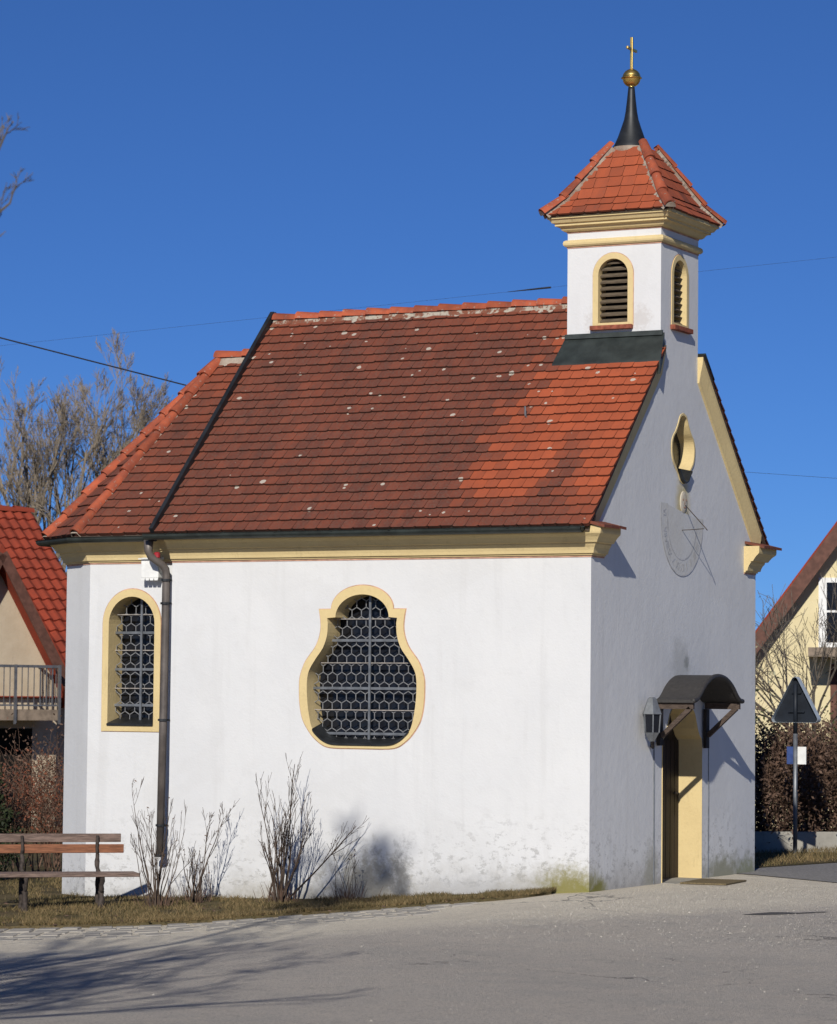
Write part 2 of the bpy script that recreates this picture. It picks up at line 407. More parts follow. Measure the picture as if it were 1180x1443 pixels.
    def _build(s, name, m, parent=None, smooth=False, **t):
        me = bpy.data.meshes.new(name); me.from_pydata(s.v, [], s.f); me.materials.append(m)
        for k, v in s.a.items():
            if len(v) == len(s.f):
                at = me.attributes.new(k, 'FLOAT', 'FACE'); at.data.foreach_set('value', np.array(v, dtype=np.float32))
        if smooth: me.polygons.foreach_set('use_smooth', [True]*len(me.polygons))
        me.update()
        o = bpy.data.objects.new(name, me); COL.objects.link(o)
        if parent: o.parent = parent
        return tag(o, **t) if t else o

def fixn(o):
    import bmesh
    if o.name.split('.')[0] in SPLIT and o.parent:
        for c in o.parent.children:
            if c.name.split('.')[0] == o.name.split('.')[0] and c is not o: fix1(c)
    return fix1(o)
def fix1(o):
    import bmesh
    bm = bmesh.new(); bm.from_mesh(o.data); bmesh.ops.recalc_face_normals(bm, faces=bm.faces); bm.to_mesh(o.data); bm.free(); return o
def bevel(o, w, seg=2):
    md = o.modifiers.new('bevel', 'BEVEL'); md.width = w; md.segments = seg; md.limit_method = 'ANGLE'; return o

def gz(x, y): return .07*max(min(x, 0), -3) + .03*max(min(x+3, 0), -11) + .03*max(min(y, 0), -5)

# ------------------------------------------------------------------ ground
def sheet(name, xs, yfun, mat, off, kind='structure', skirt=0.0, ny=1, zf=gz):
    b = MB()
    for x0, x1 in zip(xs[:-1], xs[1:]):
        ya, yb = yfun(x0); yc, yd = yfun(x1)
        for k in range(ny):
            t0, t1 = k/ny, (k+1)/ny
            q = [(x0, ya+(yb-ya)*t0), (x1, yc+(yd-yc)*t0), (x1, yc+(yd-yc)*t1), (x0, ya+(yb-ya)*t1)]
            b.poly([(x, y, zf(x, y)+off) for x, y in q])
        if skirt: b.poly([(x0, ya, zf(x0, ya)+off-skirt), (x1, yc, zf(x1, yc)+off-skirt), (x1, yc, zf(x1, yc)+off), (x0, ya, zf(x0, ya)+off)])
    return b.build(name, mat, kind=kind)
def gridsheet(name, xs, ys, mat, off, kind='structure'):
    b = MB()
    for x in xs:
        for y in ys: b.v.append((x, y, gz(x, y)+off))
    n = len(ys)
    for i in range(len(xs)-1):
        for j in range(n-1): b.face((i*n+j, (i+1)*n+j, (i+1)*n+j+1, i*n+j+1))
    return b.build(name, mat, kind=kind)
gridsheet('ground', [-1500, -200, -60, -14, -3, 0, 60, 200, 1500], [-1500, -200, -60, -5, 0, 60, 200, 1500], M['turf'], -.05)
gridsheet('road', [-40, -14, -3, 0, 1, 60], [-60, -5, 0, 6], M['road'], 0)
EDGE = [(-40, -8), (-12, -5.6), (-8, -4.5), (-6, -3.9), (-4.9, -3.54), (-4.05, -3.25), (-3.27, -2.78), (-2.75, -2.27), (-1.85, -1.67), (-1.15, -1.15), (-.57, -.68), (-.42, -.42), (-.36, -.02)]
def edge(x):
    for (a, b), (c, d) in zip(EDGE[:-1], EDGE[1:]):
        if a <= x <= c: return b + (d-b)*(x-a)/(c-a)
    return EDGE[0][1]
erng = random.Random(4); ej = {}
def edgej(x):
    k = round(x*8); ej.setdefault(k, erng.uniform(-.045, .045)); return edge(x) + ej[k]
xs = [-40, -30, -20, -14] + [-12 + .125*i for i in range(94)]
sheet('lawn', [x for x in xs if x <= -.36], lambda x: (edgej(x), .1 if x > -6.6 else (9 if x > -12 else 40)), M['turf'], .03, skirt=.06, ny=10)
# lane going off to the right behind the forecourt
b = MB()
lane = [(-.6, 4.4), (.29, 4.04), (1.58, 3.14), (4, 1.6), (9, .6), (30, -1), (30, 20), (9, 14), (2.5, 9.5), (.14, 7.19), (-.2, 5.53), (-.6, 5.0)]
b.flat([lane], lambda u, v: (u, v, .008)); fixn(b.build('side_lane', M['lane'], kind='structure'))
b = MB()
b.flat([[(2.32, -1.62), (2.5, -1.56), (2.72, -1.36), (2.98, -1.02), (2.92, -1.0), (2.72, -1.22), (2.62, -1.2), (2.48, -1.26), (2.38, -1.45)]], lambda u, v: (u, v, gz(u, v)+.004))
b.build('asphalt_patch', M['tar'], kind='structure')
# verge of grass and low kerb wall beyond the lane
b = MB(); pts = [(-4.5, 4.76), (-.25, 4.76), (-.2, 5.53), (.14, 7.19), (2.5, 9.5), (9, 14), (9, 22), (-4.5, 14)]
b.flat([pts], lambda u, v: (u, v, .014 if u > -.3 else .03+gz(u, 0))); fixn(b.build('grass_verge', M['turf'], kind='structure'))
w0, w1 = Vector((-6.5, 9.9)), Vector((6.5, 19.3)); wd = (w1-w0).normalized(); wn_ = Vector((-wd.y, wd.x))
lw = empty('low_wall', (w0.x, w0.y, 0), 0, 'low pale concrete edging wall along the grass behind the traffic sign', 'wall')
for i in range(8):
    a = wd*(2*i); c = wd*(2*i+1.985); q = [a, c, c+wn_*.14, a+wn_*.14]
    b = MB(); b.hexa([(p.x, p.y, -.4) for p in q] + [(p.x, p.y, .13) for p in q]); bevel(b.build('kerb_stone', M['concrete'], lw), .012)

# cobbled gutter along the lawn edge
rng = random.Random(11); b = MB()
P = [Vector((-7 + .02*i, edge(-7 + .02*i))) for i in range(int(6.6/.02))]
acc = [0.0]
for i in range(1, len(P)): acc.append(acc[-1] + (P[i]-P[i-1]).length)
def along(s):
    i = min(max(int(np.searchsorted(acc, s)), 1), len(P)-2); d = (P[i+1]-P[i-1]).normalized(); return P[i], d
for row in range(6):
    s = rng.uniform(0, .2); off = .06 + row*.215
    while s < acc[-1]-.75-row*.16+rng.uniform(-.2, .2):
        L = rng.uniform(.2, .3); p, d = along(s+L/2); n = Vector((d.y, -d.x)); c = p + n*(off+.1)
        hz = .012 + rng.uniform(-.004, .006) - row*.0016; q = []
        for sx, sy in ((-1, -1), (1, -1), (1, 1), (-1, 1)):
            q.append(c + d*sx*(L/2-.014) + n*(-sy)*(.093))
        q2 = [c + (k-c)*.86 for k in q]
        b.hexa([(k.x, k.y, gz(k.x, k.y)-.02) for k in q] + [(k.x, k.y, gz(k.x, k.y)+hz) for k in q2]); s += L
b.build('cobbled_gutter', M['cobble'], kind='structure')

# ------------------------------------------------------------------ chapel
W = 4.734; NL = 5.12; ZE = 3.79; YE = -.24; ZR = 6.46; YR = W/2; SL = (ZR-ZE)/(YR-YE)
def roofz(y): return ZE + (min(y, W-y)-YE)*SL
CH = empty('chapel', (0, 0, 0), 0, 'small white plastered chapel with red tiled roof and gilded cross on its bell turret', 'chapel')

def arch(cx, hw, zb, zs, zt, n=20):        # closed outline, counter-clockwise
    o = [(cx-hw, zb), (cx+hw, zb)]
    for i in range(n+1):
        a = math.pi*i/n; o.append((cx+hw*math.cos(a), zs+(zt-zs)*math.sin(a)))
    return o
def mirror(half):                          # half: (hw, z) from bottom to top
    return [(-w, z) for w, z in half[::-1]][::-1][0:0] + [(w, z) for w, z in half] + [(-w, z) for w, z in half[::-1] if w > 1e-6]
def smooth_half(pts, n=4):                 # Catmull-Rom through (hw, z)
    out = []
    for i in range(len(pts)-1):
        p0, p1, p2, p3 = pts[max(i-1, 0)], pts[i], pts[i+1], pts[min(i+2, len(pts)-1)]
        for k in range(n):
            t = k/n
            out.append(tuple(.5*((2*p1[j]) + (-p0[j]+p2[j])*t + (2*p0[j]-5*p1[j]+4*p2[j]-p3[j])*t*t + (-p0[j]+3*p1[j]-3*p2[j]+p3[j])*t**3) for j in (0, 1)))
    return out + [pts[-1]]
BX = -2.70; kx = .00190; zt_ = lambda cy: 3.201 - (cy-157)*.001678
def violin(body, ear, archw, ytop, yarch):
    h = smooth_half([(w*kx, zt_(y)) for y, w in body[::-1]])
    h = [(0.0, h[0][1])] + h + [(ear[1]*kx, zt_(ear[0]))]
    n = 14
    for i in range(n+1):
        a = (math.pi/2)*i/n; h.append((archw*kx*math.cos(a) if i < n else 0.0, zt_(yarch - (yarch-ytop)*math.sin(a))))
    r = h + [(-w, z) for w, z in h[::-1][1:-1]]
    return [(BX+w, z) for w, z in r]
big_out = violin([(350, 272), (420, 266), (490, 276), (560, 304), (640, 360), (700, 386), (760, 401), (830, 403), (910, 400), (990, 388), (1050, 367), (1120, 322), (1162, 280), (1190, 240), (1202, 195), (1205, 130)], (310, 280), 200, 157, 310)
big_in = violin([(400, 221), (480, 226), (560, 252), (630, 298), (700, 338), (760, 352), (850, 353), (960, 343), (1070, 320), (1120, 284), (1155, 240), (1174, 190), (1178, 120)], (367, 226), 172, 215, 362)
aps_out = arch(-5.735, .385, 1.585, 2.80, 3.19); aps_in = arch(-5.735, .305, 1.655, 2.80, 3.105)
tow_out = arch(-.572, .243, 6.125, 6.70, 6.945); tow_in = arch(-.572, .178, 6.165, 6.70, 6.878)
twf_out = arch(2.36, .245, 6.14, 6.71, 6.955); twf_in = arch(2.36, .185, 6.18, 6.71, 6.895)
def loopY(c, pts, half): return [(c+w, z) for w, z in (half + [(-w, z) for w, z in half[::-1] if w > 1e-6])]
ocu_h = smooth_half([(0, 4.395), (.085, 4.425), (.15, 4.50), (.235, 4.575), (.315, 4.66), (.345, 4.79), (.315, 4.90), (.225, 4.985), (.155, 5.07), (.095, 5.16), (0, 5.195)], 4)
ocu_out = loopY(2.475, None, ocu_h)
ocu_in = [(2.475+(y-2.475)*.91, 4.79+(z-4.79)*.94) for y, z in ocu_out]
dh = [(.572, -.3), (.572, 1.47), (.56, 1.56), (.50, 1.60), (.44, 1.68), (.36, 1.84), (.24, 1.95), (.12, 2.0), (0, 2.01)]
door = loopY(2.49, None, dh)

fY = lambda u, v: (u, 0, v); fX = lambda u, v: (0, u, v); fA = lambda u, v: (u, .15, v); fT = lambda u, v: (u, 1.83, v)
b = MB()
b.flat([[(-NL, -.7), (0, -.7), (0, 3.88), (-NL, 3.88)], big_out], fY)
gt = lambda y: roofz(y)-.06
b.flat([[(0, -.7), (W, -.7), (W, gt(W)), (2.91, gt(1.83)), (1.83, gt(1.83)), (0, gt(0))], door, ocu_out], fX)
b.poly([(0, W, -.7), (-NL, W, -.7), (-NL, W, 3.88), (0, W, 3.88)])
b.flat([[(0, -.7), (W, -.7), (W, gt(W)), (YR, gt(YR)), (0, gt(0))]], lambda u, v: (-NL, u, v))
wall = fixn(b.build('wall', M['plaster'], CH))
# apse
AV = [(-NL-.01, .15), (-6.31, .15), (-6.90, .563), (-6.90, W-.563), (-6.31, W-.15), (-NL-.01, W-.15)]
b = MB()
b.flat([[(-6.31, -.9), (-NL-.01, -.9), (-NL-.01, 3.8), (-6.31, 3.8)], aps_out], fA)
for (x0, y0), (x1, y1) in list(zip(AV[1:-1], AV[2:])): b.poly([(x0, y0, -.9), (x1, y1, -.9), (x1, y1, 3.8), (x0, y0, 3.8)])
b.build('apse_wall', M['plaster'], CH)

def reveal(outl, inl, fn3, d0, d1, parent, mat, name, inset=.0):
    # painted surround 3 mm proud on the wall and a splayed reveal going in; fn3(u, v, depth)
    b = MB(); n = len(outl)
    A = [fn3(u, v, -.012) for u, v in outl]; B = [fn3(u, v, -.012) for u, v in inl]
    A0 = [fn3(u, v, .02) for u, v in outl]; Cc = [fn3(u, v, d1) for u, v in inl]
    b.strip(A0, A); b.strip(B, Cc)
    if len(outl) == len(inl): b.strip(A, B)
    else: b.flat([outl, inl], lambda u, v: fn3(u, v, -.012))
    return fixn(b.build(name, mat, parent))
def outline(outl, fn3, parent, mat, w=.010, name='painted_outline'):
    cx = sum(p[0] for p in outl)/len(outl); b = MB(); n = len(outl)
    big = []
    for i in range(n):
        p0, p1, p2 = (Vector(outl[i-1]), Vector(outl[i]), Vector(outl[(i+1) % n]))
        d0 = (p1-p0); d1 = (p2-p1)
        if d0.length < 1e-6: d0 = d1
        if d1.length < 1e-6: d1 = d0
        d0.normalize(); d1.normalize(); m = Vector((d0.y, -d0.x)) + Vector((d1.y, -d1.x)); m = m/max(.35, m.length) if m.length > 0 else m
        big.append(tuple(p1 + m*w))
    b.strip([fn3(u, v, -.003) for u, v in big], [fn3(u, v, -.003) for u, v in outl])
    return b.build(name, mat, parent)
def pane_and_lead(inl, fn3, depth, parent, hexw, hexoff, hbars, vbar, pane_d):
    import bmesh
    b = MB(); b.flat([inl], lambda u, v: fn3(u, v, pane_d)); b.build('pane', M['glass'], parent)
    def inside(p):
        x, y = p; c = False; n = len(inl)
        for i in range(n):
            (x1, y1), (x2, y2) = inl[i], inl[(i+1) % n]
            if (y1 > y) != (y2 > y) and x < (x2-x1)*(y-y1)/(y2-y1)+x1: c = not c
        return c
    b = MB(); s = hexw/math.sqrt(3); us = [p[0] for p in inl]; vs = [p[1] for p in inl]
    def seg(a, c, w):
        if not (inside(a) and inside(c)):
            if not (inside(a) or inside(c)): return
            if not inside(a): a, c = c, a
            lo, hi = 0, 1
            for _ in range(8):
                m = (lo+hi)/2; p = (a[0]+(c[0]-a[0])*m, a[1]+(c[1]-a[1])*m)
                if inside(p): lo = m
                else: hi = m
            c = (a[0]+(c[0]-a[0])*lo, a[1]+(c[1]-a[1])*lo)
        if abs(a[0]-c[0])+abs(a[1]-c[1]) < 1e-4: return
        n = Vector(fn3(0, 0, 1)) - Vector(fn3(0, 0, 0)); b.bar(fn3(a[0], a[1], depth), fn3(c[0], c[1], depth), w, .008, n)
    r = 0; v = min(vs)-.2+hexoff[1]
    while v < max(vs)+.2:
        u = min(us)-.2+hexoff[0]+(hexw/2 if r % 2 else 0)
        while u < max(us)+.2:
            seg((u, v+s), (u-hexw/2, v+s/2), .0085); seg((u, v+s), (u+hexw/2, v+s/2), .0085); seg((u+hexw/2, v+s/2), (u+hexw/2, v-s/2), .0085)
            u += hexw
        v += 1.5*s; r += 1
    b.build('lead_came', M['lead'], parent)
    def span(v):
        xs = []
        for i in range(len(inl)):
            (x1, y1), (x2, y2) = inl[i], inl[(i+1) % len(inl)]
            if (y1 > v) != (y2 > v): xs.append(x1+(x2-x1)*(v-y1)/(y2-y1))
        return (min(xs), max(xs)) if len(xs) > 1 else None
    bt = MB(); bl = MB()
    for v, thick in hbars:
        sp = span(v)
        if not sp: continue
        n = Vector(fn3(0, 0, 1)) - Vector(fn3(0, 0, 0))
        (bt if thick else bl).bar(fn3(sp[0], v, depth-.016), fn3(sp[1], v, depth-.016), .028 if thick else .010, .016, n)
    n = Vector(fn3(0, 0, 1)) - Vector(fn3(0, 0, 0))
    bt.bar(fn3(vbar, min(vs)+.01, depth-.03), fn3(vbar, max(vs)-.01, depth-.03), .026, .014, n)
    bt.build('saddle_bar', M['zinc'], parent); bl.build('saddle_bar', M['leadlight'], parent)

f3Y = lambda u, v, d: (u, d, v); f3A = lambda u, v, d: (u, .15+d, v); f3X = lambda u, v, d: (-d, u, v); f3T = lambda u, v, d: (u, 1.83+d, v)
# big bell-shaped window
wi = reveal(big_out, big_in, f3Y, 0, .29, CH, M['cream'], 'window')
outline(big_out, f3Y, wi, M['pinkline'])
shr = lambda L, c, k: [(c[0]+(x-c[0])*k, c[1]+(z-c[1])*k) for x, z in L]
pane_and_lead(shr(big_in, (BX, 2.3), .999), f3Y, .155, wi, .1165, (.02, .0), [(2.842, 0), (2.61, 1), (2.365, 0), (2.09, 1), (1.855, 0), (1.60, 1)], BX+.03, .28)
b = MB(); zs = zt_(1085)
hb = sorted([p for p in big_in if p[1] <= zs+.001 and p[0] > BX], key=lambda p: p[1])
lo = [p for p in big_in if p[1] <= zs]
A = sorted(lo, key=lambda p: math.atan2(p[1]-2.4, p[0]-BX))
b.strip([(BX+(x-BX)*.998, -.03, z+.003+.004) for x, z in A], [(BX+(x-BX)*.985, .20, z+.075) for x, z in A], closed=False)
b.strip([(BX+(x-BX)*.998, -.03, z-.012) for x, z in A], [(BX+(x-BX)*.998, -.03, z+.007) for x, z in A], closed=False)
b.build('sill', M['sheet'], wi)
# arched apse window
wi2 = reveal(aps_out, aps_in, f3A, 0, .29, CH, M['cream'], 'window')
outline(aps_out, f3A, wi2, M['pinkline'])
pane_and_lead(aps_in, f3A, .155, wi2, .128, (.075, .06), [(2.905, 0), (2.70, 1), (2.50, 0), (2.285, 1), (2.07, 0), (1.88, 1), (1.70, 0)], -5.685, .28)
b = MB(); b.hexa([(-6.04, .12, 1.650), (-5.43, .12, 1.650), (-5.44, .37, 1.675), (-6.03, .37, 1.675), (-6.04, .12, 1.672), (-5.43, .12, 1.672), (-5.44, .37, 1.74), (-6.03, .37, 1.74)])
b.build('sill', M['sheet'], wi2)
# oculus
oc = reveal(ocu_out, ocu_in, f3X, 0, .165, CH, M['cream'], 'oculus'); outline(ocu_out, f3X, oc, M['dialline'], .014)
b = MB(); b.flat([ocu_in], lambda u, v: (-.155, u, v)); b.build('pane', M['glass'], oc)
b = MB(); c0 = [(y, z) for y, z in ocu_in if z < 4.56]
A = sorted(c0, key=lambda p: math.atan2(p[1]-5, p[0]-2.475))
b.strip([(.05, y, z+.005) for y, z in A], [(-.14, y, z+.045) for y, z in A], closed=False)
b.strip([(.05, y, z-.012) for y, z in A], [(.05, y, z+.005) for y, z in A], closed=False)
b.strip([(.05, y, z-.012) for y, z in A], [(.0, y, z-.012) for y, z in A], closed=False)
b.build('sill', M['sheet'], oc)
# doorway: cream reveal, timber leaf, raised plaster bands
b = MB(); dl = door
b.strip([(.012, y, z) for y, z in dl], [(-.30, y, z) for y, z in dl]); dsur = fixn(b.build('door_reveal', M['cream'], CH))
b = MB(); b.flat([dl], lambda u, v: (-.29, u, v)); dr = b.build('door', M['wood'], CH)
b = MB()
for i in range(9):
    y = 1.935 + i*.126; b.box(-.288, -.272, y+.006, y+.118, -.02, 1.55)
b.build('door_plank', M['wood'], dr)
b = MB(); b.tube([(-.27, 2.93, .95), (-.22, 2.93, .95), (-.22, 2.83, .96)], .012, 8); b.build('handle', M['iron'], dr)
b = MB()
for y0, y1 in ((1.690, 1.906), (3.074, 3.262)):
    b.box(-.01, .004, y0, y1, -.2, 1.62)
b.build('door_surround', M['plaster'], CH)
b = MB()
for y, zt_top in ((1.69, 1.50), (3.262, 1.52)): b.tube([(.006, y, -.06), (.006, y+.004, .7), (.006, y, zt_top)], .0075, 6)
b.build('door_edge_strip', M['zinc'], CH)
b = MB(); b.box(-.3, .16, 1.9, 3.08, -.2, .004); b.build('threshold', M['concrete'], CH)

# cornice under the eaves with returns on the gable
prof = [(0, 3.492), (.022, 3.496), (.022, 3.512), (.045, 3.515), (.052, 3.545), (.064, 3.575), (.085, 3.605), (.085, 3.622), (.115, 3.626), (.125, 3.645), (.150, 3.68), (.186, 3.715), (.19, 3.735), (.19, 3.80), (0, 3.80)]
b = MB(); b.sweep([(-NL, 0), (0, 0), (0, .33)], prof); b.sweep([(0, W-.38), (0, W), (-NL, W)], prof)
fixn(b.build('cornice', M['cream'], CH))
b = MB(); pl = [(0, 3.474), (.006, 3.474), (.006, 3.491), (0, 3.491)]
b.sweep([(-NL, 0), (0, 0), (0, .33)], pl); b.sweep([(0, W-.38), (0, W), (-NL, W)], pl); fixn(b.build('painted_outline', M['pinkline'], CH))
b = MB(); b.sweep(AV[::-1], [(o*.95, z) for o, z in prof]); fixn(b.build('apse_cornice', M['cream'], CH))
b = MB(); b.sweep(AV[::-1], pl); fixn(b.build('painted_outline', M['pinkline'], CH))

# tiled slopes -------------------------------------------------------
def tiles(mb, o, u, v, rows, course, span, tw, rng, pat, th=.032, lap=1.3):
    u = Vector(u).normalized(); v = Vector(v).normalized(); o = Vector(o); n = u.cross(v).normalized()
    if n.z < 0: n = -n
    for i in range(rows):
        v0 = i*course; a, c = span(v0), span(v0+course*.6); lo = a[0]; hi = a[1]
        top = min(v0+course*lap, rows*course); lo2, hi2 = span(top)
        x = lo - (rng.random()*.2 + (.5 if i % 2 else 0))*tw
        wob = rng.uniform(-.003, .003)
        while x < hi:
            x0, x1 = max(x, lo), min(x+tw-.004, hi)
            if x1-x0 > .02:
                j = rng.uniform(-.007, .007)+wob; h = th + rng.uniform(-.003, .004); k = min(.02, (x1-x0)*.25)
                X0, X1 = max(x, lo2), min(x+tw-.004, hi2)
                if X1-X0 < .01: X0 = X1 = min(max((x0+x1)/2, lo2), hi2); X1 += .005
                q = lambda uu, vv, hh: o + u*uu + v*vv + n*hh
                vb = v0+j
                bot = [q(x0, vb+.010, h), q(x0+k, vb, h), q(x1-k, vb, h), q(x1, vb+.010, h)]
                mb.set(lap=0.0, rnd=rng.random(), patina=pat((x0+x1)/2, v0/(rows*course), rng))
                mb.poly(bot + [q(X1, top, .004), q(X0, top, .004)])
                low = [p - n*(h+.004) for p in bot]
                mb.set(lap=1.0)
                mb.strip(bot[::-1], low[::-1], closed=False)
                mb.poly([bot[3], low[3], q(X1, top, -.01), q(X1, top, .004)])
                mb.poly([bot[0], q(X0, top, .004), q(X0, top, -.01), low[0]])
                mb.set(lap=0.0)
            x += tw
def sstep(a, b_, x):
    t = min(1, max(0, (x-a)/(b_-a))); return t*t*(3-2*t)
VT = (1.83-YE)/(YR-YE)*math.hypot(YR-YE, ZR-ZE)
rng = random.Random(3)
XF = .085; XB = -5.22
LS = math.hypot(YR-YE, ZR-ZE); vdir = Vector((0, YR-YE, ZR-ZE)); rows = 25; course = LS/rows
colr = [rng.uniform(-.06, .06) for _ in range(60)]
def pat_nave(u, t, r):
    X = XB + u
    org = sstep(-1.75-.35*(1-t)+.25, -.95-.55*(1-t)+.25, X + r.uniform(-.3, .3))
    p = .80 + colr[int(u/.18) % 60] - .25*sstep(.72, 1, t)*(.5+.5*math.sin(X*2.1)) - .22*sstep(.35, .6, t)*sstep(-4, -2.6, X)*sstep(-1.9, -3, X)*0
    p = p*(1-org) + .06*org
    if t < .46:
        c = -.80 + .42*t*2.2; p = max(p, 1.0*sstep(.24, .07, abs(X-c-.12*math.sin(9*t)))*sstep(.46, .2, t) * r.uniform(.7, 1.1))
        c2 = -.32 + .1*t; p = max(p, .7*sstep(.12, .03, abs(X-c2))*sstep(.30, .12, t)*r.uniform(.5, 1.1))
    if t < .16: p = max(p, (.75 - .35*sstep(-.45, .1, X)) * sstep(.17, .05, t+r.uniform(-.03, .03)))
    return p
roof = None
b = MB(); tiles(b, (XB, YE, ZE), (1, 0, 0), vdir, rows, course, lambda v: (0, (XF if v < VT else -1.15)-XB), .15, rng, pat_nave)
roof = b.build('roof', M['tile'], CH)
b = MB(); tiles(b, (XF, W-YE, ZE), (-1, 0, 0), Vector((0, -(YR-YE), ZR-ZE)), rows, course, lambda v: ((0 if v < VT else XF+1.15), XF-XB), .172, rng, lambda u, t, r: .6)
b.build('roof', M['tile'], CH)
b = MB()      # boarding under the tiles
for sgn in (0, 1):
    Yc = lambda y: W-y if sgn else y
    zt1 = roofz(1.82); ym = 1.82
    b.poly([(XB, Yc(YE+.02), ZE-.012), (XF-.012, Yc(YE+.02), ZE-.012), (XF-.012, Yc(ym), zt1-.015), (XB, Yc(ym), zt1-.015)])
    b.poly([(XB, Yc(ym), zt1-.015), (-1.1, Yc(ym), zt1-.015), (-1.1, YR, ZR-.02), (XB, YR, ZR-.02)])
    b.poly([(XF-.012, Yc(YE+.02), ZE-.012), (XF-.012, Yc(YE+.02), ZE-.05), (XF-.012, Yc(ym), zt1-.055), (XF-.012, Yc(ym), zt1-.015)])
    b.poly([(XB, Yc(YE+.02), ZE-.05), (XF-.012, Yc(YE+.02), ZE-.05), (XF-.012, Yc(ym), zt1-.055), (XB, Yc(ym), zt1-.055)])
b.build('roof_boarding', M['bracket'], roof)
def half_tiles(mb, a, c, n, r, up, rng, lap=1.12, seg=7):
    a = Vector(a); c = Vector(c); d = (c-a)/n; dn = d.normalized(); side = dn.cross(Vector(up)).normalized(); upn = side.cross(dn).normalized()
    for i in range(n):
        p = a + d*i; q = p + d*lap; r0 = r*rng.uniform(1.0, 1.08); r1 = r*.80; ju = rng.uniform(-.008, .008)
        ring = lambda pt, rr, lift: [pt + side*(math.cos(math.pi*k/seg)*rr + ju) + upn*(math.sin(math.pi*k/seg)*rr + lift) for k in range(seg+1)]
        A = ring(p, r0, .012); Bq = ring(q, r1, .0); Ai = ring(p, r0-.016, .012)
        mb.set(rnd=rng.random()); mb.strip(A, Bq, closed=False); mb.strip(Ai, A, closed=False)
        mb.strip(Bq, ring(q, r1-.014, 0), closed=False)
def mortar(mb, a, c, w, h, up, rng, n):
    a = Vector(a); c = Vector(c); dn = (c-a).normalized(); side = dn.cross(Vector(up)).normalized(); upn = side.cross(dn).normalized()
    A = []; B = []; T0 = []; T1 = []
    for i in range(n+1):
        p = a+(c-a)*i/n; ww = w*rng.uniform(.8, 1.25)
        A.append(p+side*ww-upn*.05); T0.append(p+side*w*.6+upn*h); T1.append(p-side*w*.6+upn*h); B.append(p-side*w*rng.uniform(.8, 1.25)-upn*.05)
    mb.strip(A, T0, closed=False); mb.strip(T0, T1, closed=False); mb.strip(T1, B, closed=False)
b = MB(); half_tiles(b, (XB+.02, YR, ZR+.0), (-1.1, YR, ZR+.005), 13, .085, (0, 0, 1), rng); b.build('ridge_tile', M['ridge'], roof, smooth=True)
b = MB(); mortar(b, (XB+.03, YR, ZR-.03), (-1.1, YR, ZR-.03), .088, .05, (0, 0, 1), rng, 60); b.build('mortar_bed', M['rmortar'], roof)
# verge mouldings on the front gable
for sgn in (0, 1):
    b = MB(); Yc = (lambda y: W-y) if sgn else (lambda y: y)
    ya, yb = -.02, 1.83
    def pt(y, x, dz): return (x, Yc(y), roofz(y)-dz)
    ends = []
    for y in (ya, yb): ends.append([pt(y, .0, .34), pt(y, .022, .335), pt(y, .030, .28), pt(y, .045, .20), pt(y, .062, .12), pt(y, .068, .045), pt(y, 0, .045)])
    b.strip(ends[0], ends[1], closed=True); b.poly(ends[0]); b.poly(ends[1]); fixn(b.build('verge_moulding', M['cream'], CH))
# tile caps on the cornice returns
for sgn in (0, 1):
    b = MB(); Yc = (lambda y: W-y) if sgn else (lambda y: y)
    y0, y1 = -.22, .36
    for i in range(3):
        a, c = y0+(y1-y0)*i/3, y0+(y1-y0)*(i+1)/3-.006
        b.set(rnd=random.Random(i+9*sgn).random(), patina=.8)
        q = [(.0, Yc(a), 3.86), (.245, Yc(a), 3.80+.004*i), (.245, Yc(c), 3.80), (.0, Yc(c), 3.86)]
        b.hexa([(x, y, z-.03) for x, y, z in q] + [(x, y, z) for x, y, z in q])
    fixn(b.build('cap_tile', M['tile'], CH))
# rear verge: dark sheet-metal kerb along the back edge of the nave roof
b = MB()
for sgn in (0, 1):
    Yc = (lambda y: W-y) if sgn else (lambda y: y)
    b.bar((XB-.01, Yc(YE-.03), ZE+.03), (XB-.01, YR, ZR+.09), .05, .07, (0, 1 if not sgn else -1, 0))
b.build('verge_flashing', M['sheet'], roof)
# apse roof
AZ = 3.79; AR = (-5.95, YR, 6.02)
off = .22
def offv(i):
    p = Vector(AV[i]); d0 = (Vector(AV[i])-Vector(AV[i-1])).normalized(); d1 = (Vector(AV[i+1])-p).normalized()
    n0 = Vector((-d0.y, d0.x))*-1; n1 = Vector((-d1.y, d1.x))*-1; n0 = Vector((d0.y, -d0.x))*-1; n1 = Vector((d1.y, -d1.x))*-1
    m = (n0+n1)/(1+n0.dot(n1)); return p - m*off if False else p + m*off
# path runs clockwise seen from above, so outward is to its left
E_ = []
for i in range(1, 5):
    p = Vector(AV[i]); d0 = (p-Vector(AV[i-1])).normalized(); d1 = (Vector(AV[i+1])-p).normalized()
    n0 = Vector((d0.y, -d0.x)); n1 = Vector((d1.y, -d1.x))
    if n0.dot(Vector((p.x+5.5, p.y-YR))) < 0 and i in (1, 2): n0, n1 = -n0, -n1
    if i in (3, 4) and n1.dot(Vector((p.x+5.5, p.y-YR))) < 0: n0, n1 = -n0, -n1
    m = (n0+n1)/(1+n0.dot(n1)); E_.append(p+m*off)
e1, e2, e3, e4 = [(p.x, p.y, AZ) for p in E_]
y1e = e1[1]
aps_v = Vector((0, AR[1]-y1e, AR[2]-AZ)); LA = aps_v.length; ar_rows = 21
b = MB()
def aspan(v):
    t = v/LA; return (e1[0] + (AR[0]-e1[0])*t + 7.4, XB + 7.4)
def pat_apse(u, t, r): return .72 + r.uniform(-.12, .1) - .25*sstep(.6, 1, t)
tiles(b, (-7.4, y1e, AZ), (1, 0, 0), aps_v, ar_rows, LA/ar_rows, aspan, .172, rng, pat_apse)
aroof = b.build('apse_roof', M['tile'], CH)
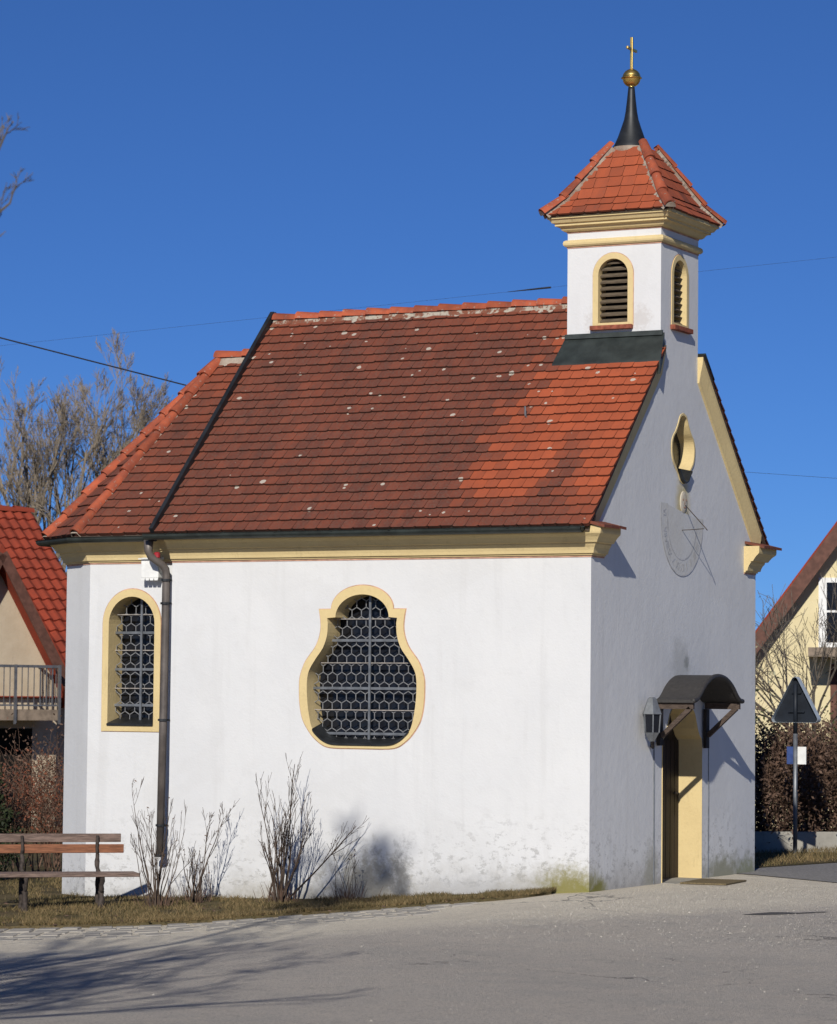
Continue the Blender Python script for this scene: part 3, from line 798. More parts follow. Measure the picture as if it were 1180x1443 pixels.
b = MB(); b.set(patina=.5, rnd=.5, lap=0.0)
def facet(pa, pb, rows):
    pa = Vector(pa); pb = Vector(pb); ap = Vector(AR); u = (pb-pa); L = u.length; u.normalize()
    foot = pa + u*((ap-pa).dot(u)); v = ap-foot; LV = v.length; k = (ap-pa).dot(u)
    tiles(b, pa, u, v, rows, LV/rows, lambda s: (k*s/LV, L+(k-L)*s/LV), .172, rng, pat_apse)
facet(e2, e1, 18); facet(e3, e2, 16); facet(e4, e3, 18)
tiles(b, (XB, W-y1e, AZ), (-1, 0, 0), Vector((0, -aps_v.y, aps_v.z)), ar_rows, LA/ar_rows, lambda v: (0, XB-e1[0]-(AR[0]-e1[0])*v/LA), .172, rng, pat_apse)
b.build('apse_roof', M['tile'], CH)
b = MB()
for P3 in ([(XB, y1e, AZ), e1, AR, (XB, YR, AR[2])], [e1, e2, AR], [e2, e3, AR], [e3, e4, AR], [e4, (XB, W-y1e, AZ), (XB, YR, AR[2]), AR]):
    b.poly([(x, y, z-.012) for x, y, z in P3])
b.poly([(x, y, AZ-.014) for x, y, z in ((XB, y1e, 0), e1, e2, e3, e4, (XB, W-y1e, 0))])
b.build('roof_boarding', M['bracket'], aroof)
b = MB()
for e in (e1, e2, e3, e4):
    half_tiles(b, Vector(e)+Vector((0, 0, .015)), Vector(AR)+Vector((0, 0, .02)), 9, .072, (0, 0, 1), rng)
half_tiles(b, (AR[0]-.05, YR, AR[2]+.02), (XB, YR, AR[2]+.03), 2, .09, (0, 0, 1), rng)
b.build('hip_tile', M['ridge'], aroof, smooth=True)
b = MB()
for e in (e1, e2, e3, e4): mortar(b, e, AR, .078, .04, (0, 0, 1), rng, 40)
mortar(b, (AR[0], YR, AR[2]-.02), (XB, YR, AR[2]-.02), .10, .045, (0, 0, 1), rng, 12)
b.build('mortar_bed', M['mortar'], aroof)

# gutters and downpipe
def gutter(mb, path, r, zc):
    prof = [(r - r*math.cos(math.pi*k/8)*1.0, zc - r*math.sin(math.pi*k/8)) for k in range(9)]
    prof2 = [(p[0]*.84+.16*r, p[1]+.010) for p in prof]
    mb.sweep(path, prof + [(2*r+.012, zc+.008), (2*r-.01, zc+.004)] + prof2[::-1], cap=True)
b = MB(); gutter(b, [(-5.30, -.235), (.03, -.235)], .058, 3.775); gutter(b, [(.03, W+.235), (-5.3, W+.235)], .058, 3.775)
for i in range(8):
    x = -5.0+i*.7; b.bar((x, -.20, 3.80), (x, -.362, 3.775), .022, .006)
b.poly([(.03, -.235-.058*(1-math.cos(math.pi*k/8)), 3.775-.058*math.sin(math.pi*k/8)) for k in range(9)])
fixn(b.build('gutter', M['copper'], CH))
b = MB(); gp = [(p.x, p.y) for p in E_]; gutter(b, [(XB, W-y1e), gp[3], gp[2], gp[1], gp[0], (XB-.05, y1e)], .055, 3.762)
fixn(b.build('gutter', M['copper'], CH))
b = MB()
dpx = -5.19
b.tube([(-5.33, -.17, 3.72), (-5.33, -.17, 3.60), (-5.31, -.15, 3.54), (-5.22, -.05, 3.45), (dpx-.005, -.02, 3.40), (dpx, -.01, 3.33), (dpx-.012, -.01, 1.8), (dpx-.03, -.015, .22)], [.056, .046, .045, .045, .045, .045, .045, .043], 12)
dp = b.build('downpipe', M['pipe'], CH, smooth=True)
b = MB()
for z in (3.28, 3.02, 1.72, .55): b.lathe((dpx-.012*(3.33-z)/1.5, -.012, z), [(.05, -.012), (.06, -.012), (.06, .012), (.05, .012)], 12); b.bar((dpx, .03, z), (dpx+.075, -.02, z), .012, .02)
b.lathe((dpx-.03, -.015, .22), [(.047, -.02), (.062, -.02), (.062, .015), (.05, .015)], 12)
b.build('pipe_clip', M['sheet'], dp)
b = MB(); b.lathe((-5.26, -.10, 3.55), [(.02, -.03), (.035, -.02), (.035, .03), (.02, .04)], 10); b.build('red_cap', M['red'], dp)
b = MB(); b.tube([(-1.217, 1.0, roofz(1.0)-.02), (-1.225, .96, roofz(1.0)+.02), (-1.225, .95, roofz(1.0)+.12)], .011, 6); b.build('roof_hook', M['zinc'], roof)

# bell turret ---------------------------------------------------------
T = empty('bell_turret', (0, 0, 0)); T.parent = CH
tb = [(-1.13, 1.83), (0, 1.83), (0, 2.91), (-1.13, 2.91)]
b = MB(); zb = gt(1.83); zt = 7.335
b.flat([[(-1.13, zb-.3), (0, zb), (0, zt), (-1.13, zt)], tow_out], fT)
b.flat([[(1.83, zb), (2.91, zb), (2.91, zt), (1.83, zt)], twf_out], fX)
b.poly([(0, 2.91, zb), (-1.13, 2.91, zb-.3), (-1.13, 2.91, zt), (0, 2.91, zt)]); b.poly([(-1.13, 1.83, zb-.3), (-1.13, 2.91, zb-.3), (-1.13, 2.91, zt), (-1.13, 1.83, zt)])
fixn(b.build('turret_wall', M['plaster'], T))
ring = [(-.5, 1.83), (0, 1.83), (0, 2.91), (-1.13, 2.91), (-1.13, 1.83), (-.5, 1.83)]
b = MB(); b.sweep(ring, [(0, 7.035), (.02, 7.038), (.038, 7.055), (.042, 7.075), (.036, 7.10), (.018, 7.112), (0, 7.115)], False)
b.sweep(ring, [(0, 7.205), (.03, 7.208), (.05, 7.222), (.068, 7.250), (.085, 7.262), (.11, 7.264), (.11, 7.288), (.135, 7.296), (.15, 7.318), (.162, 7.335), (.178, 7.338), (.178, 7.376), (0, 7.385)], False)
fixn(b.build('turret_cornice', M['cream'], T))
b = MB(); b.sweep(ring, [(0, 7.02), (.006, 7.02), (.006, 7.034), (0, 7.034)], False); b.sweep(ring, [(0, 7.19), (.006, 7.19), (.006, 7.204), (0, 7.204)], False); fixn(b.build('painted_outline', M['pinkline'], T))
def louvre(outl, inl, fn3, n):
    fr = reveal(outl, inl, fn3, 0, .22, T, M['cream'], 'louvre_frame')
    us = [p[0] for p in inl]; vs = [p[1] for p in inl]; b = MB(); nrm = Vector(fn3(0, 0, 1))-Vector(fn3(0, 0, 0))
    zb_, zt2 = min(vs), max(vs)
    for i in range(n):
        v = zb_+.03+(zt2-zb_-.06)*i/(n-1)
        xs = []
        for k in range(len(inl)):
            (x1, y1), (x2, y2) = inl[k], inl[(k+1) % len(inl)]
            if (y1 > v) != (y2 > v): xs.append(x1+(x2-x1)*(v-y1)/(y2-y1))
        if len(xs) < 2: continue
        a, c = min(xs), max(xs)
        q = [fn3(a, v-.022, .045), fn3(c, v-.022, .045), fn3(c, v+.022, .115), fn3(a, v+.022, .115)]
        q2 = [fn3(a, v-.008, .038), fn3(c, v-.008, .038), fn3(c, v+.036, .108), fn3(a, v+.036, .108)]
        b.hexa(q+q2)
    fixn(b.build('louvre_slats', M['louvre'], T))
    b = MB(); b.flat([inl], lambda u, v: fn3(u, v, .2)); b.build('louvre_backing', M['dark'], T)
louvre(tow_out, tow_in, f3T, 10); louvre(twf_out, twf_in, f3X, 10)
outline(tow_out, f3T, T, M['pinkline'], .007); outline(twf_out, f3X, T, M['pinkline'], .009)
b = MB(); b.box(-.835, -.33, 1.775, 1.86, 6.085, 6.135); bevel(b.build('brick_sill', M['brick'], T), .006)
b = MB(); b.box(-.03, .06, 2.10, 2.635, 6.095, 6.148); bevel(b.build('brick_sill', M['brick'], T), .006)
# turret roof
cx, cy = -.565, 2.37
TR = [(.755, 7.372), (.59, 7.555), (.20, 8.18)]
b = MB(); tr = random.Random(8)
b.set(patina=.2, rnd=.5, lap=0.0)
for k in range(4):
    a = k*math.pi/2; ca, sa = math.cos(a), math.sin(a)
    w = lambda x, y, z: Vector((cx + x*ca - y*sa, cy + x*sa + y*ca, z))
    for (h0, z0), (h1, z1), nr in ((TR[0], TR[1], 2), (TR[1], TR[2], 5)):
        LV = math.hypot(h0-h1, z1-z0)
        o = w(-h0, -h0, z0); u = w(h0, -h0, z0)-o; v = w(-h0, -h1, z1)-w(-h0, -h0, z0)
        tiles(b, o, u, v, nr, LV/nr, lambda s, h0=h0, h1=h1, LV=LV: ((h0-h1)*s/LV, 2*h0-(h0-h1)*s/LV), .165, tr, lambda uu, tt, r: .16+r.uniform(-.12, .12)+(.35 if r.random() < .12 else 0), .018)
TRo = b.build('turret_roof', M['towertile'], T)
b = MB()
for k in range(4):
    a = k*math.pi/2; ca, sa = math.cos(a), math.sin(a); w = lambda x, y, z: (cx + x*ca - y*sa, cy + x*sa + y*ca, z)
    b.poly([w(-.74, -.74, 7.360), w(.74, -.74, 7.360), w(.58, -.58, 7.542), w(-.58, -.58, 7.542)]); b.poly([w(-.58, -.58, 7.542), w(.58, -.58, 7.542), w(.2, -.2, 8.165), w(-.2, -.2, 8.165)])
    b.poly([w(-.74, -.74, 7.360), w(.74, -.74, 7.360), w(.5, -.5, 7.357), w(-.5, -.5, 7.357)])
b.build('turret_boarding', M['bracket'], T)
bh = MB(); bm_ = MB(); bc_ = MB()
for sx, sy in ((1, -1), (1, 1), (-1, 1), (-1, -1)):
    p0, p1, p2 = [Vector((cx+sx*h, cy+sy*h, z+.02)) for h, z in TR]
    n0 = p0 + (p0-p1).normalized()*.02
    half_tiles(bh, n0, p1, 1, .068, (0, 0, 1), tr, 1.15); half_tiles(bh, p1, p2, 3, .066, (0, 0, 1), tr, 1.15)
    mortar(bm_, p0-Vector((0, 0, .01)), p1-Vector((0, 0, .01)), .060, .02, (0, 0, 1), tr, 14); mortar(bm_, p1-Vector((0, 0, .01)), p2-Vector((0, 0, .01)), .060, .02, (0, 0, 1), tr, 30)
    d = (p0-p1).normalized(); side = d.cross(Vector((0, 0, 1))).normalized(); upn = side.cross(d)
    bc_.poly([n0 + d*.006 + side*(math.cos(math.pi*k/8)*.062) + upn*(math.sin(math.pi*k/8)*.062) for k in range(9)])
bh.build('turret_hip_tile', M['ridge'], T, smooth=True); bm_.build('turret_mortar', M['mortar'], T); bc_.build('mortar_plug', M['mortar'], T)
# spire, ball, cross
sx_, sy_ = -.60, 2.37
b = MB(); b.lathe((sx_, sy_, 0), [(.225, 8.13), (.222, 8.19), (.19, 8.24), (.15, 8.33), (.115, 8.43), (.082, 8.53), (.066, 8.62), (.052, 8.74), (.040, 8.86), (.036, 8.90)], 28)
b.build('spire', M['sheet'], T, smooth=True)
b = MB(); b.lathe((sx_, sy_, 0), [(.235, 8.115), (.238, 8.16), (.228, 8.20), (.2, 8.205)], 28); b.build('spire_collar', M['mortar'], T)
b = MB(); pr_ = [(.03, 8.895), (.034, 8.905)]
for i in range(1, 12):
    a = -math.pi/2 + math.pi*i/12; pr_.append((.104*math.cos(a), 9.005+.104*math.sin(a)))
    if i == 6: pr_ = pr_[:-1] + [(.104, 9.000), (.117, 9.000), (.117, 9.009), (.104, 9.009)]
pr_.append((.02, 9.11)); b.lathe((sx_, sy_, 0), pr_, 28); b.build('gilded_ball', M['gold'], T, smooth=True)
b = MB(); b.box(sx_-.015, sx_+.015, sy_-.015, sy_+.015, 9.10, 9.47); b.box(sx_-.0125, sx_+.0125, sy_-.135, sy_-.0155, 9.318, 9.348); b.box(sx_-.0125, sx_+.0125, sy_+.0155, sy_+.135, 9.318, 9.348)
bevel(b.build('cross', M['gold'], T), .004)
# metal apron where the turret meets the roof
b = MB(); q0 = 1.585; z0 = roofz(q0)+.045
b.hexa([(-1.20, q0, z0-.03), (.10, q0, z0-.03), (.04, 1.845, 5.97), (-1.15, 1.845, 5.97), (-1.20, q0, z0), (.10, q0, z0), (.04, 1.845, 6.03), (-1.15, 1.845, 6.03)])
b.hexa([(-1.15, 1.80, 6.0), (.03, 1.80, 6.0), (.03, 1.828, 6.0), (-1.15, 1.828, 6.0), (-1.15, 1.815, 6.055), (.03, 1.815, 6.055), (.03, 1.828, 6.055), (-1.15, 1.828, 6.055)])
b.hexa([(.0, q0, z0-.16), (.10, q0, z0-.16), (.06, 1.828, 5.86), (.0, 1.828, 5.86), (.0, q0, z0-.031), (.10, q0, z0-.031), (.04, 1.828, 5.968), (.0, 1.828, 5.968)])
fixn(b.build('turret_flashing', M['copper'], CH))
b = MB(); b.bar((.03, 2.93, roofz(1.8)+.02), (.03, 3.2, roofz(1.53)+.03), .11, .03); b.build('turret_flashing', M['copper'], CH)

# door canopy -----------------------------------------------------------
b = MB(); cyc = 2.44
half = [(.735, 2.003), (.68, 2.006), (.61, 2.026), (.53, 2.078), (.45, 2.14), (.36, 2.193), (.26, 2.235), (.14, 2.266), (0, 2.276)]
ht = smooth_half(half, 3)
topl = [(cyc-w, z) for w, z in ht] + [(cyc+w, z) for w, z in ht[::-1][1:]]
D = .45
lowl = [(y, z-.035) for y, z in topl]
b.strip([(0, y, z) for y, z in topl], [(D, y, z) for y, z in topl], closed=False)
b.strip([(0, y, z) for y, z in lowl], [(D, y, z) for y, z in lowl], closed=False)
b.strip([(D, y, z) for y, z in topl], [(D, y, z) for y, z in lowl], closed=False)
for i in (0, -1): b.poly([(0, *topl[i]), (D, *topl[i]), (D, *lowl[i]), (0, *lowl[i])])
can = fixn(b.build('door_canopy', M['canopy'], CH))
b = MB()      # rolled front lip
b.tube([(D, y, z-.012) for y, z in topl], .027, 8); b.build('canopy_lip', M['canopy'], can, smooth=True)
b = MB()
for y0 in (cyc-.70, cyc+.66): b.box(.022, D-.01, y0, y0+.04, 1.90, 1.968)
b.build('canopy_rail', M['bracket'], can)
b = MB(); 
for y in (1.735, 3.075): b.box(.023, .062, y-.012, y+.075, 1.46 if y > 2 else 1.5, 1.899)
b.build('bracket_post', M['canopywood'], can)
b = MB()
for y in (1.765, 3.112): b.bar((.06, y, 1.60), (.40, y, 1.91), .05, .05, (0, 1, 0))
b.build('bracket_strut', M['bracket'], can)
# sundial ------------------------------------------------------------------
b = MB(); dc, dz = 2.465, 3.98; ro, ri = .61, .43
def U(r, top, x): return [(x, dc-r, top)] + [(x, dc - r*math.cos(math.pi*k/24), dz - r*math.sin(math.pi*k/24)) for k in range(25)] + [(x, dc+r, top*1.0-.12)]
b.strip(U(ro, 4.16, .0035), U(ri, 4.16, .0035), closed=False); b.poly([(.0033, y, z) for _, y, z in U(ri-.002, 4.15, 0)]); sd = b.build('sundial', M['dial'], CH)
b = MB()
for r in (ro, ri): b.strip(U(r, 4.16, .006), U(r-.014, 4.16, .006), closed=False)
b.build('dial_line', M['dialline'], sd)
for i, tx in enumerate(('VI', 'VII', 'VIII', 'IX', 'X', 'XI', 'XII', 'I', 'II', 'III', 'IIII')):
    cu = bpy.data.curves.new('n', 'FONT'); cu.body = tx; cu.align_x = 'CENTER'; cu.align_y = 'CENTER'; cu.size = .125
    ob = bpy.data.objects.new('n', cu); COL.objects.link(ob); bpy.context.view_layer.update()
    me = ob.to_mesh(); a = math.pi*(i+.05)/12.1 if i else .02; rr = .515
    px, pz = dc - rr*math.cos(a), dz - rr*math.sin(a); rot = math.pi/2 - a
    if i == 0: pz = 4.06
    b = MB(); base = 0
    for v in me.vertices:
        x, y = v.co.x*.8, v.co.y
        b.v.append((.0065, px + x*math.cos(rot)*-1*-1 + y*math.sin(rot), pz - x*math.sin(rot) + y*math.cos(rot)))
    for p in me.polygons: b.face([base+k for k in p.vertices])
    ob.to_mesh_clear(); bpy.data.objects.remove(ob); bpy.data.curves.remove(cu); b.build('numeral', M['dialline'], sd)
b = MB(); c = Vector((0, 2.50, 4.20)); 
prf = [(.10, 0), (.095, .008), (.07, .015), (.0001, .019)]
rings = [[(h, c.y + r*math.cos(2*math.pi*k/20), c.z + 1.25*r*math.sin(2*math.pi*k/20)) for k in range(20)] for r, h in prf]
for A, Bq in zip(rings[:-1], rings[1:]): b.strip(A, Bq)
sf = b.build('sun_face', M['sunface'], sd, smooth=True)
b = MB()
for y, z, ry, rz_ in ((2.46, 4.225, .018, .012), (2.54, 4.225, .018, .012), (2.50, 4.19, .010, .026), (2.50, 4.14, .032, .009)):
    b.poly([(.0192, y + ry*math.cos(2*math.pi*k/10), z + rz_*math.sin(2*math.pi*k/10)) for k in range(10)])
b.build('face_feature', M['pinkline'], sf)
b = MB(); tip = (.27, 2.50, 3.905)
b.tube([(0.02, 2.515, 4.165), tip, (.29, 2.50, 3.88)], .0055, 6); b.tube([(0, 2.46, 3.886), (.12, 2.475, 3.89), (.25, 2.50, 3.90)], .005, 6)
b.build('gnomon', M['iron'], sd)

# ------------------------------------------------------------------ things on and by the chapel
WL = empty('wall_lantern', (.125, 1.345, 1.52), 0, 'grey metal six sided wall lantern beside the chapel door', 'lantern')
b = MB(); b.lathe((0, 0, 0), [(.06, .115), (.088, .13)], 6); b.lathe((0, 0, 0), [(.03, .03), (.085, .125)], 6); b.build('tray', M['zinc'], WL)
b = MB()
for k in range(6):
    a = math.pi*k/3; b.bar((.085*math.cos(a), .085*math.sin(a), .125), (.10*math.cos(a), .10*math.sin(a), .325), .012, .012)
b.build('frame', M['zinc'], WL)
b = MB(); b.lathe((0, 0, 0), [(.114, .322), (.108, .335), (.05, .49), (.03, .505)], 6); b.build('cap', M['zinc'], WL)
b = MB(); b.lathe((0, 0, 0), [(.078, .128), (.092, .322)], 6); gl = b.build('lantern_glass', M['glass'], WL)
b = MB(); b.tube([(-.12, .30, .02), (-.09, .24, -.04), (-.03, .08, .0), (0, 0, .04)], .016, 6); b.box(-.124, -.108, .26, .33, -.04, .09); b.build('arm', M['iron'], WL)

NB = empty('bird_box', (-5.43, .09, 3.28), 0, 'small white box with scalloped lower edge fixed under the eave by the downpipe', 'bird box')
b = MB(); b.box(-.115, .115, -.07, .055, .03, .235); bevel(b.build('box', M['white'], NB), .006)
b = MB()
for k in range(4): 
    x = -.115+.0575*k+.0288; b.hexa([(x-.02, -.072, 0), (x+.02, -.072, 0), (x+.02, -.06, 0), (x-.02, -.06, 0), (x-.028, -.072, .029), (x+.028, -.072, .029), (x+.028, -.06, .029), (x-.028, -.06, .029)])
b.build('scalloped_edge', M['white'], NB)
b = MB(); b.hexa([(-.135, -.10, .237), (.135, -.10, .237), (.135, .055, .237), (-.135, .055, .237), (-.135, -.10, .247), (.135, -.10, .247), (.135, .055, .272), (-.135, .055, .272)]); b.build('lid', M['white'], NB)

b = MB(); b.box(-.26, .26, -.42, .42, 0, .018)
dm = bevel(b.build('doormat', M['mat'], label='flat brown doormat lying on the pale paving before the chapel door', cat='doormat'), .005); dm.location = (.44, 2.35, .003); dm.rotation_euler = (0, 0, R(6))

# ------------------------------------------------------------------ bench
BA = R(42); bo = Vector((-5.54, -1.47))
BN = empty('park_bench', (bo.x, bo.y, gz(bo.x, bo.y)-.0), BA, 'weathered wooden park bench with rustic legs standing on the lawn beside the apse', 'bench')
b = MB()                                # local x along the bench, -y towards the front
for i in range(3): b.box(-.98, .80, -.26+i*.135, -.26+i*.135+.122, .375, .415)
bevel(b.build('seat', M['bench1'], BN), .006)
b = MB(); b.box(-.98, .66, .165, .195, .728, .820); bevel(b.build('backrest_board', M['bench1'], BN), .006)
b = MB(); b.box(-.98, .69, .15, .18, .612, .706); bevel(b.build('backrest_board', M['bench2'], BN, label='orange brown backrest board'), .006)
lr = random.Random(5)
for x in (-.42, .40):
    b = MB()
    def knob(a, c, r0, r1, n=7):
        a = Vector(a); c = Vector(c); pts = []; rr = []
        for i in range(n):
            t = i/(n-1); pts.append(a+(c-a)*t+Vector((lr.uniform(-1, 1), lr.uniform(-1, 1), 0))*.009*(0 < i < n-1)); rr.append((r0+(r1-r0)*t)*lr.uniform(.85, 1.3))
        b.tube(pts, rr, 7)
    knob((x, -.20, -.05), (x, -.16, .22), .032, .030); knob((x, -.16, .20), (x, -.24, .375), .024, .022, 5); knob((x, -.16, .20), (x, -.06, .375), .024, .022, 5)
    knob((x, .13, -.05), (x, .09, .25), .032, .028); knob((x, .09, .24), (x, .06, .375), .026, .026, 5); knob((x, .06, .345), (x, -.22, .355), .02, .02, 5)
    knob((x, .07, .37), (x, .135, .60), .026, .022, 7); knob((x, .135, .60), (x, .150, .80), .018, .016, 4)
    b.build('leg_frame', M['iron'], BN, smooth=True)

# ------------------------------------------------------------------ plants
def twigs(mb, p, d, L, r, lv, rng, spread=.5, up=.15, kids=(3, 5), nseg=5, sides=4, rmin=.002, keep=None, tips=None, wig=.12, ratio=(.5, .75), start=.3):
    p = Vector(p); d = Vector(d).normalized(); pts = [p.copy()]; rad = [r]
    for i in range(nseg):
        d = (d + Vector((rng.gauss(0, wig), rng.gauss(0, wig), rng.gauss(0, wig)+up*.25))).normalized()
        p = p + d*(L/nseg); pts.append(p.copy()); rad.append(max(rmin, r*(1-.72*(i+1)/nseg)))
    if keep and not all(keep(q) for q in pts): return
    mb.set(rnd=rng.random()); mb.tube(pts, rad, sides if r > .012 else 3, cap=False)
    if tips is not None: tips += [(pts[-1], d), (pts[len(pts)//2], d)]
    if lv <= 0: return
    for k in range(rng.randint(*kids)):
        t = rng.uniform(start, 1.0); i = min(int(t*nseg), nseg-1); q = pts[i].lerp(pts[i+1], t*nseg-i)
        base = (pts[i+1]-pts[i]).normalized(); ax = base.cross(Vector((rng.gauss(0, 1), rng.gauss(0, 1), rng.gauss(0, 1)))).normalized()
        nd = (base + ax*spread*rng.uniform(.6, 1.5) + Vector((0, 0, up))).normalized()
        twigs(mb, q, nd, L*rng.uniform(*ratio)*(1.15-.45*t), max(rmin, rad[i]*.62), lv-1, rng, spread, up, kids, max(3, nseg-1), sides, rmin, keep, tips, wig, ratio, .25)
def leaves(mb, pts, n, size, rng, jitter=.1):
    for i in range(n):
        p, _ = pts[rng.randrange(len(pts))]; c = p + Vector((rng.gauss(0, jitter), rng.gauss(0, jitter), rng.gauss(0, jitter)))
        a = Vector((rng.gauss(0, 1), rng.gauss(0, 1), rng.gauss(0, 1))).normalized(); q = a.cross(Vector((rng.gauss(0, 1), rng.gauss(0, 1), rng.gauss(0, 1)))).normalized()
        s = size*rng.uniform(.6, 1.4); mb.set(rnd=rng.random())
        mb.poly([c-a*s, c+q*s*.45, c+a*s, c-q*s*.45])

IMG_R = Vector((.889, .458, 0)); IMG_F = Vector((-.458, .889, 0))      # directions across and along the view
def shrub(loc, label, stems, seed, extra=(), h=1.0, r=.011, sub=(2, 4), lv=2):
    rg = random.Random(seed); x, y = loc; z = gz(x, y)+.02
    o = empty('bare_shrub', (x, y, z), 0, label, 'shrub', 'bare shrubs along the chapel wall')
    b = MB(); tips = []
    for i in range(stems):
        lean = rg.gauss(0, .2); d = IMG_R*lean + IMG_F*rg.gauss(0, .12) + Vector((0, 0, 1))
        p = IMG_R*rg.gauss(0, .05) + IMG_F*rg.gauss(0, .05)
        twigs(b, p, d, h*rg.uniform(.55, 1.0), r*rg.uniform(.7, 1.1), lv, rg, .42, .28, sub, 6, 5, .0022, None, tips, .09, (.3, .55))
    for (dx, dz, hh, rr) in extra:
        twigs(b, IMG_R*rg.uniform(-.05, .05), IMG_R*dx + Vector((0, 0, dz)), hh, rr, lv, rg, .45, .12, (4, 6), 7, 5, .0022, None, tips, .05, (.22, .45), .5)
    b.build('stem', M['twig'], o)
    b = MB(); leaves(b, tips, 26, .014, rg, .01); b.build('leaves', M['brownleaf'], o)  # small brown buds at the twig ends; the shrub bears no leaves
    b = MB()
    for i in range(60):
        a = rg.uniform(0, 6.28); p = Vector((math.cos(a), math.sin(a), 0))*abs(rg.gauss(0, .12)); d = Vector((math.cos(a)*.35, math.sin(a)*.35, 1)); L = rg.uniform(.08, .26)
        b.set(rnd=rg.random()); b.tube([p, p+d*L*.6, p+d*L+Vector((0, 0, -.02))], [.004, .003, .001], 3, False)
    b.build('undergrowth', M['brownleaf'], o)
    return o
shrub((-4.46, -1.25), 'bare rose shrub in front of the downpipe, with one long stem arching left', 15, 21, [(-.42, 1, 1.15, .012), (.14, 1, 1.0, .013)], .95)
shrub((-4.42, -.58), 'bare shrub just right of the downpipe, stems fanning out to the right', 10, 22, [(.42, 1, .98, .012), (.25, 1, .85, .011)], .62)
shrub((-3.38, -.50), 'tallest bare shrub by the wall below the bell shaped window, many upright stems', 17, 23, [(.05, 1, 1.5, .013), (.75, .75, 1.15, .013), (-.12, 1, 1.2, .012), (.28, 1, 1.0, .012)], 1.05, .012, (3, 4))
shrub((-2.58, -.50), 'smallest thin bare shrub in the grey stain at the foot of the wall', 6, 24, [], .62, .006, (2, 3), 1)

# turf blades
def blades(name, region, n, seed, hmin, hmax, off):
    rs = np.random.RandomState(seed); pts = []
    while len(pts) < n:
        p = region(rs)
        if p is not None: pts.append(p)
    P_ = np.array(pts); N = len(P_); a = rs.uniform(0, 6.283, N); h = rs.uniform(hmin, hmax, N); lean = rs.uniform(.2, 1.1, N)*h; w = rs.uniform(.003, .006, N)
    base = np.c_[P_, [gz(*q)+off for q in P_]]; side = np.c_[np.cos(a), np.sin(a), np.zeros(N)]*w[:, None]; b2 = rs.uniform(0, 6.283, N)
    tip = base + np.c_[np.cos(b2)*lean, np.sin(b2)*lean, h]
    V = np.stack([base-side, base+side, tip], 1).reshape(-1, 3); me = bpy.data.meshes.new(name)
    me.from_pydata(V.tolist(), [], np.arange(3*N).reshape(-1, 3).tolist()); me.materials.append(M['blade'])
    at = me.attributes.new('rnd', 'FLOAT', 'FACE'); at.data.foreach_set('value', rs.uniform(0, 1, N).astype(np.float32))
    o = bpy.data.objects.new(name, me); COL.objects.link(o); tag(o, kind='stuff'); return o
def clump(x, y): return math.sin(x*3.1+1.3*math.sin(y*2.3))*math.sin(y*4.1+1.7*math.sin(x*1.9)) + .6*math.sin(x*9.7+y*7.1)
def reg1(rs):
    x = rs.uniform(-9.5, -.37); lo = edge(x)+.02; hi = -.02 if x > -6.3 else 5.0
    y = rs.uniform(lo, hi) if rs.rand() < .8 else lo+abs(rs.normal(0, .08))
    if x > -1.6 and rs.rand() < .35: return None
    if clump(x, y) < rs.uniform(-.9, .4): return None
    return (x, y) if y < hi else None
g1 = blades('grass', reg1, 52000, 1, .012, .06, .028); g1['label'] = 'short yellowish winter grass on the lawn strip below the chapel wall'; g1['category'] = 'grass'
def reg2(rs):
    x = rs.uniform(-3.6, 4); y = rs.uniform(5.2, 14)
    if wn_.dot(Vector((x, y))-w0) > -.05: return None
    if y < 7.19+(x-.14)*.98 - .0 and x > .14: return None
    if x > -.2 and y < 5.53+(x+.2)*4.9: return None
    return (x, y)
g2 = blades('grass', reg2, 9000, 2, .03, .09, .03); g2['label'] = 'rough grass on the bank round the traffic sign post'; g2['category'] = 'grass'
rs = np.random.RandomState(17); b = MB()
for i in range(520):
    x = rs.uniform(-9, -.6); y = rs.uniform(edge(x)-.25, -.05); z = gz(x, y)+.04; s_ = rs.uniform(.012, .03); a = rs.uniform(0, 6.28); b.set(rnd=rs.rand())
    ca, sa = math.cos(a)*s_, math.sin(a)*s_; t_ = rs.uniform(-.4, .4)*s_
    b.poly([(x-ca, y-sa, z), (x+sa*.5, y-ca*.5, z+t_), (x+ca, y+sa, z+.004), (x-sa*.5, y+ca*.5, z-t_)])
o = b.build('dead_leaves', M['brownleaf'], kind='stuff'); o['label'] = 'dry brown leaves lying in the grass below the chapel wall'; o['category'] = 'leaves'
# loose stones on the forecourt and road
rs = np.random.RandomState(7); b = MB()
for i in range(3200):
    if i < 2300: x, y = rs.uniform(-.6, 4.0), rs.uniform(-4.5, 3.2)
    else: x, y = rs.uniform(-3, 6), rs.uniform(-12, -2)
    if (x < .06 and y > -.7) or y < edge(min(x, .2)) - (0 if i < 2300 else 9) or (x < .2 and y > edge(x)): continue
    s = rs.uniform(.004, .010) if rs.rand() < .97 else rs.uniform(.010, .016); z = gz(x, y)
    ks = s*rs.uniform(.7, 1.3, 4); a = rs.uniform(0, 6.28); b.set(rnd=rs.rand()); base = len(b.v)
    for k in range(4): b.v.append((x+math.cos(a+k*1.57)*ks[k], y+math.sin(a+k*1.57)*ks[k], z-.002))
    b.v.append((x, y, z+s*.8))
    for k in range(4): b.face((base+k, base+(k+1) % 4, base+4))
o = b.build('gravel', M['peb'], kind='stuff'); o['label'] = 'loose grit and small stones scattered on the paving before the chapel'; o['category'] = 'gravel'

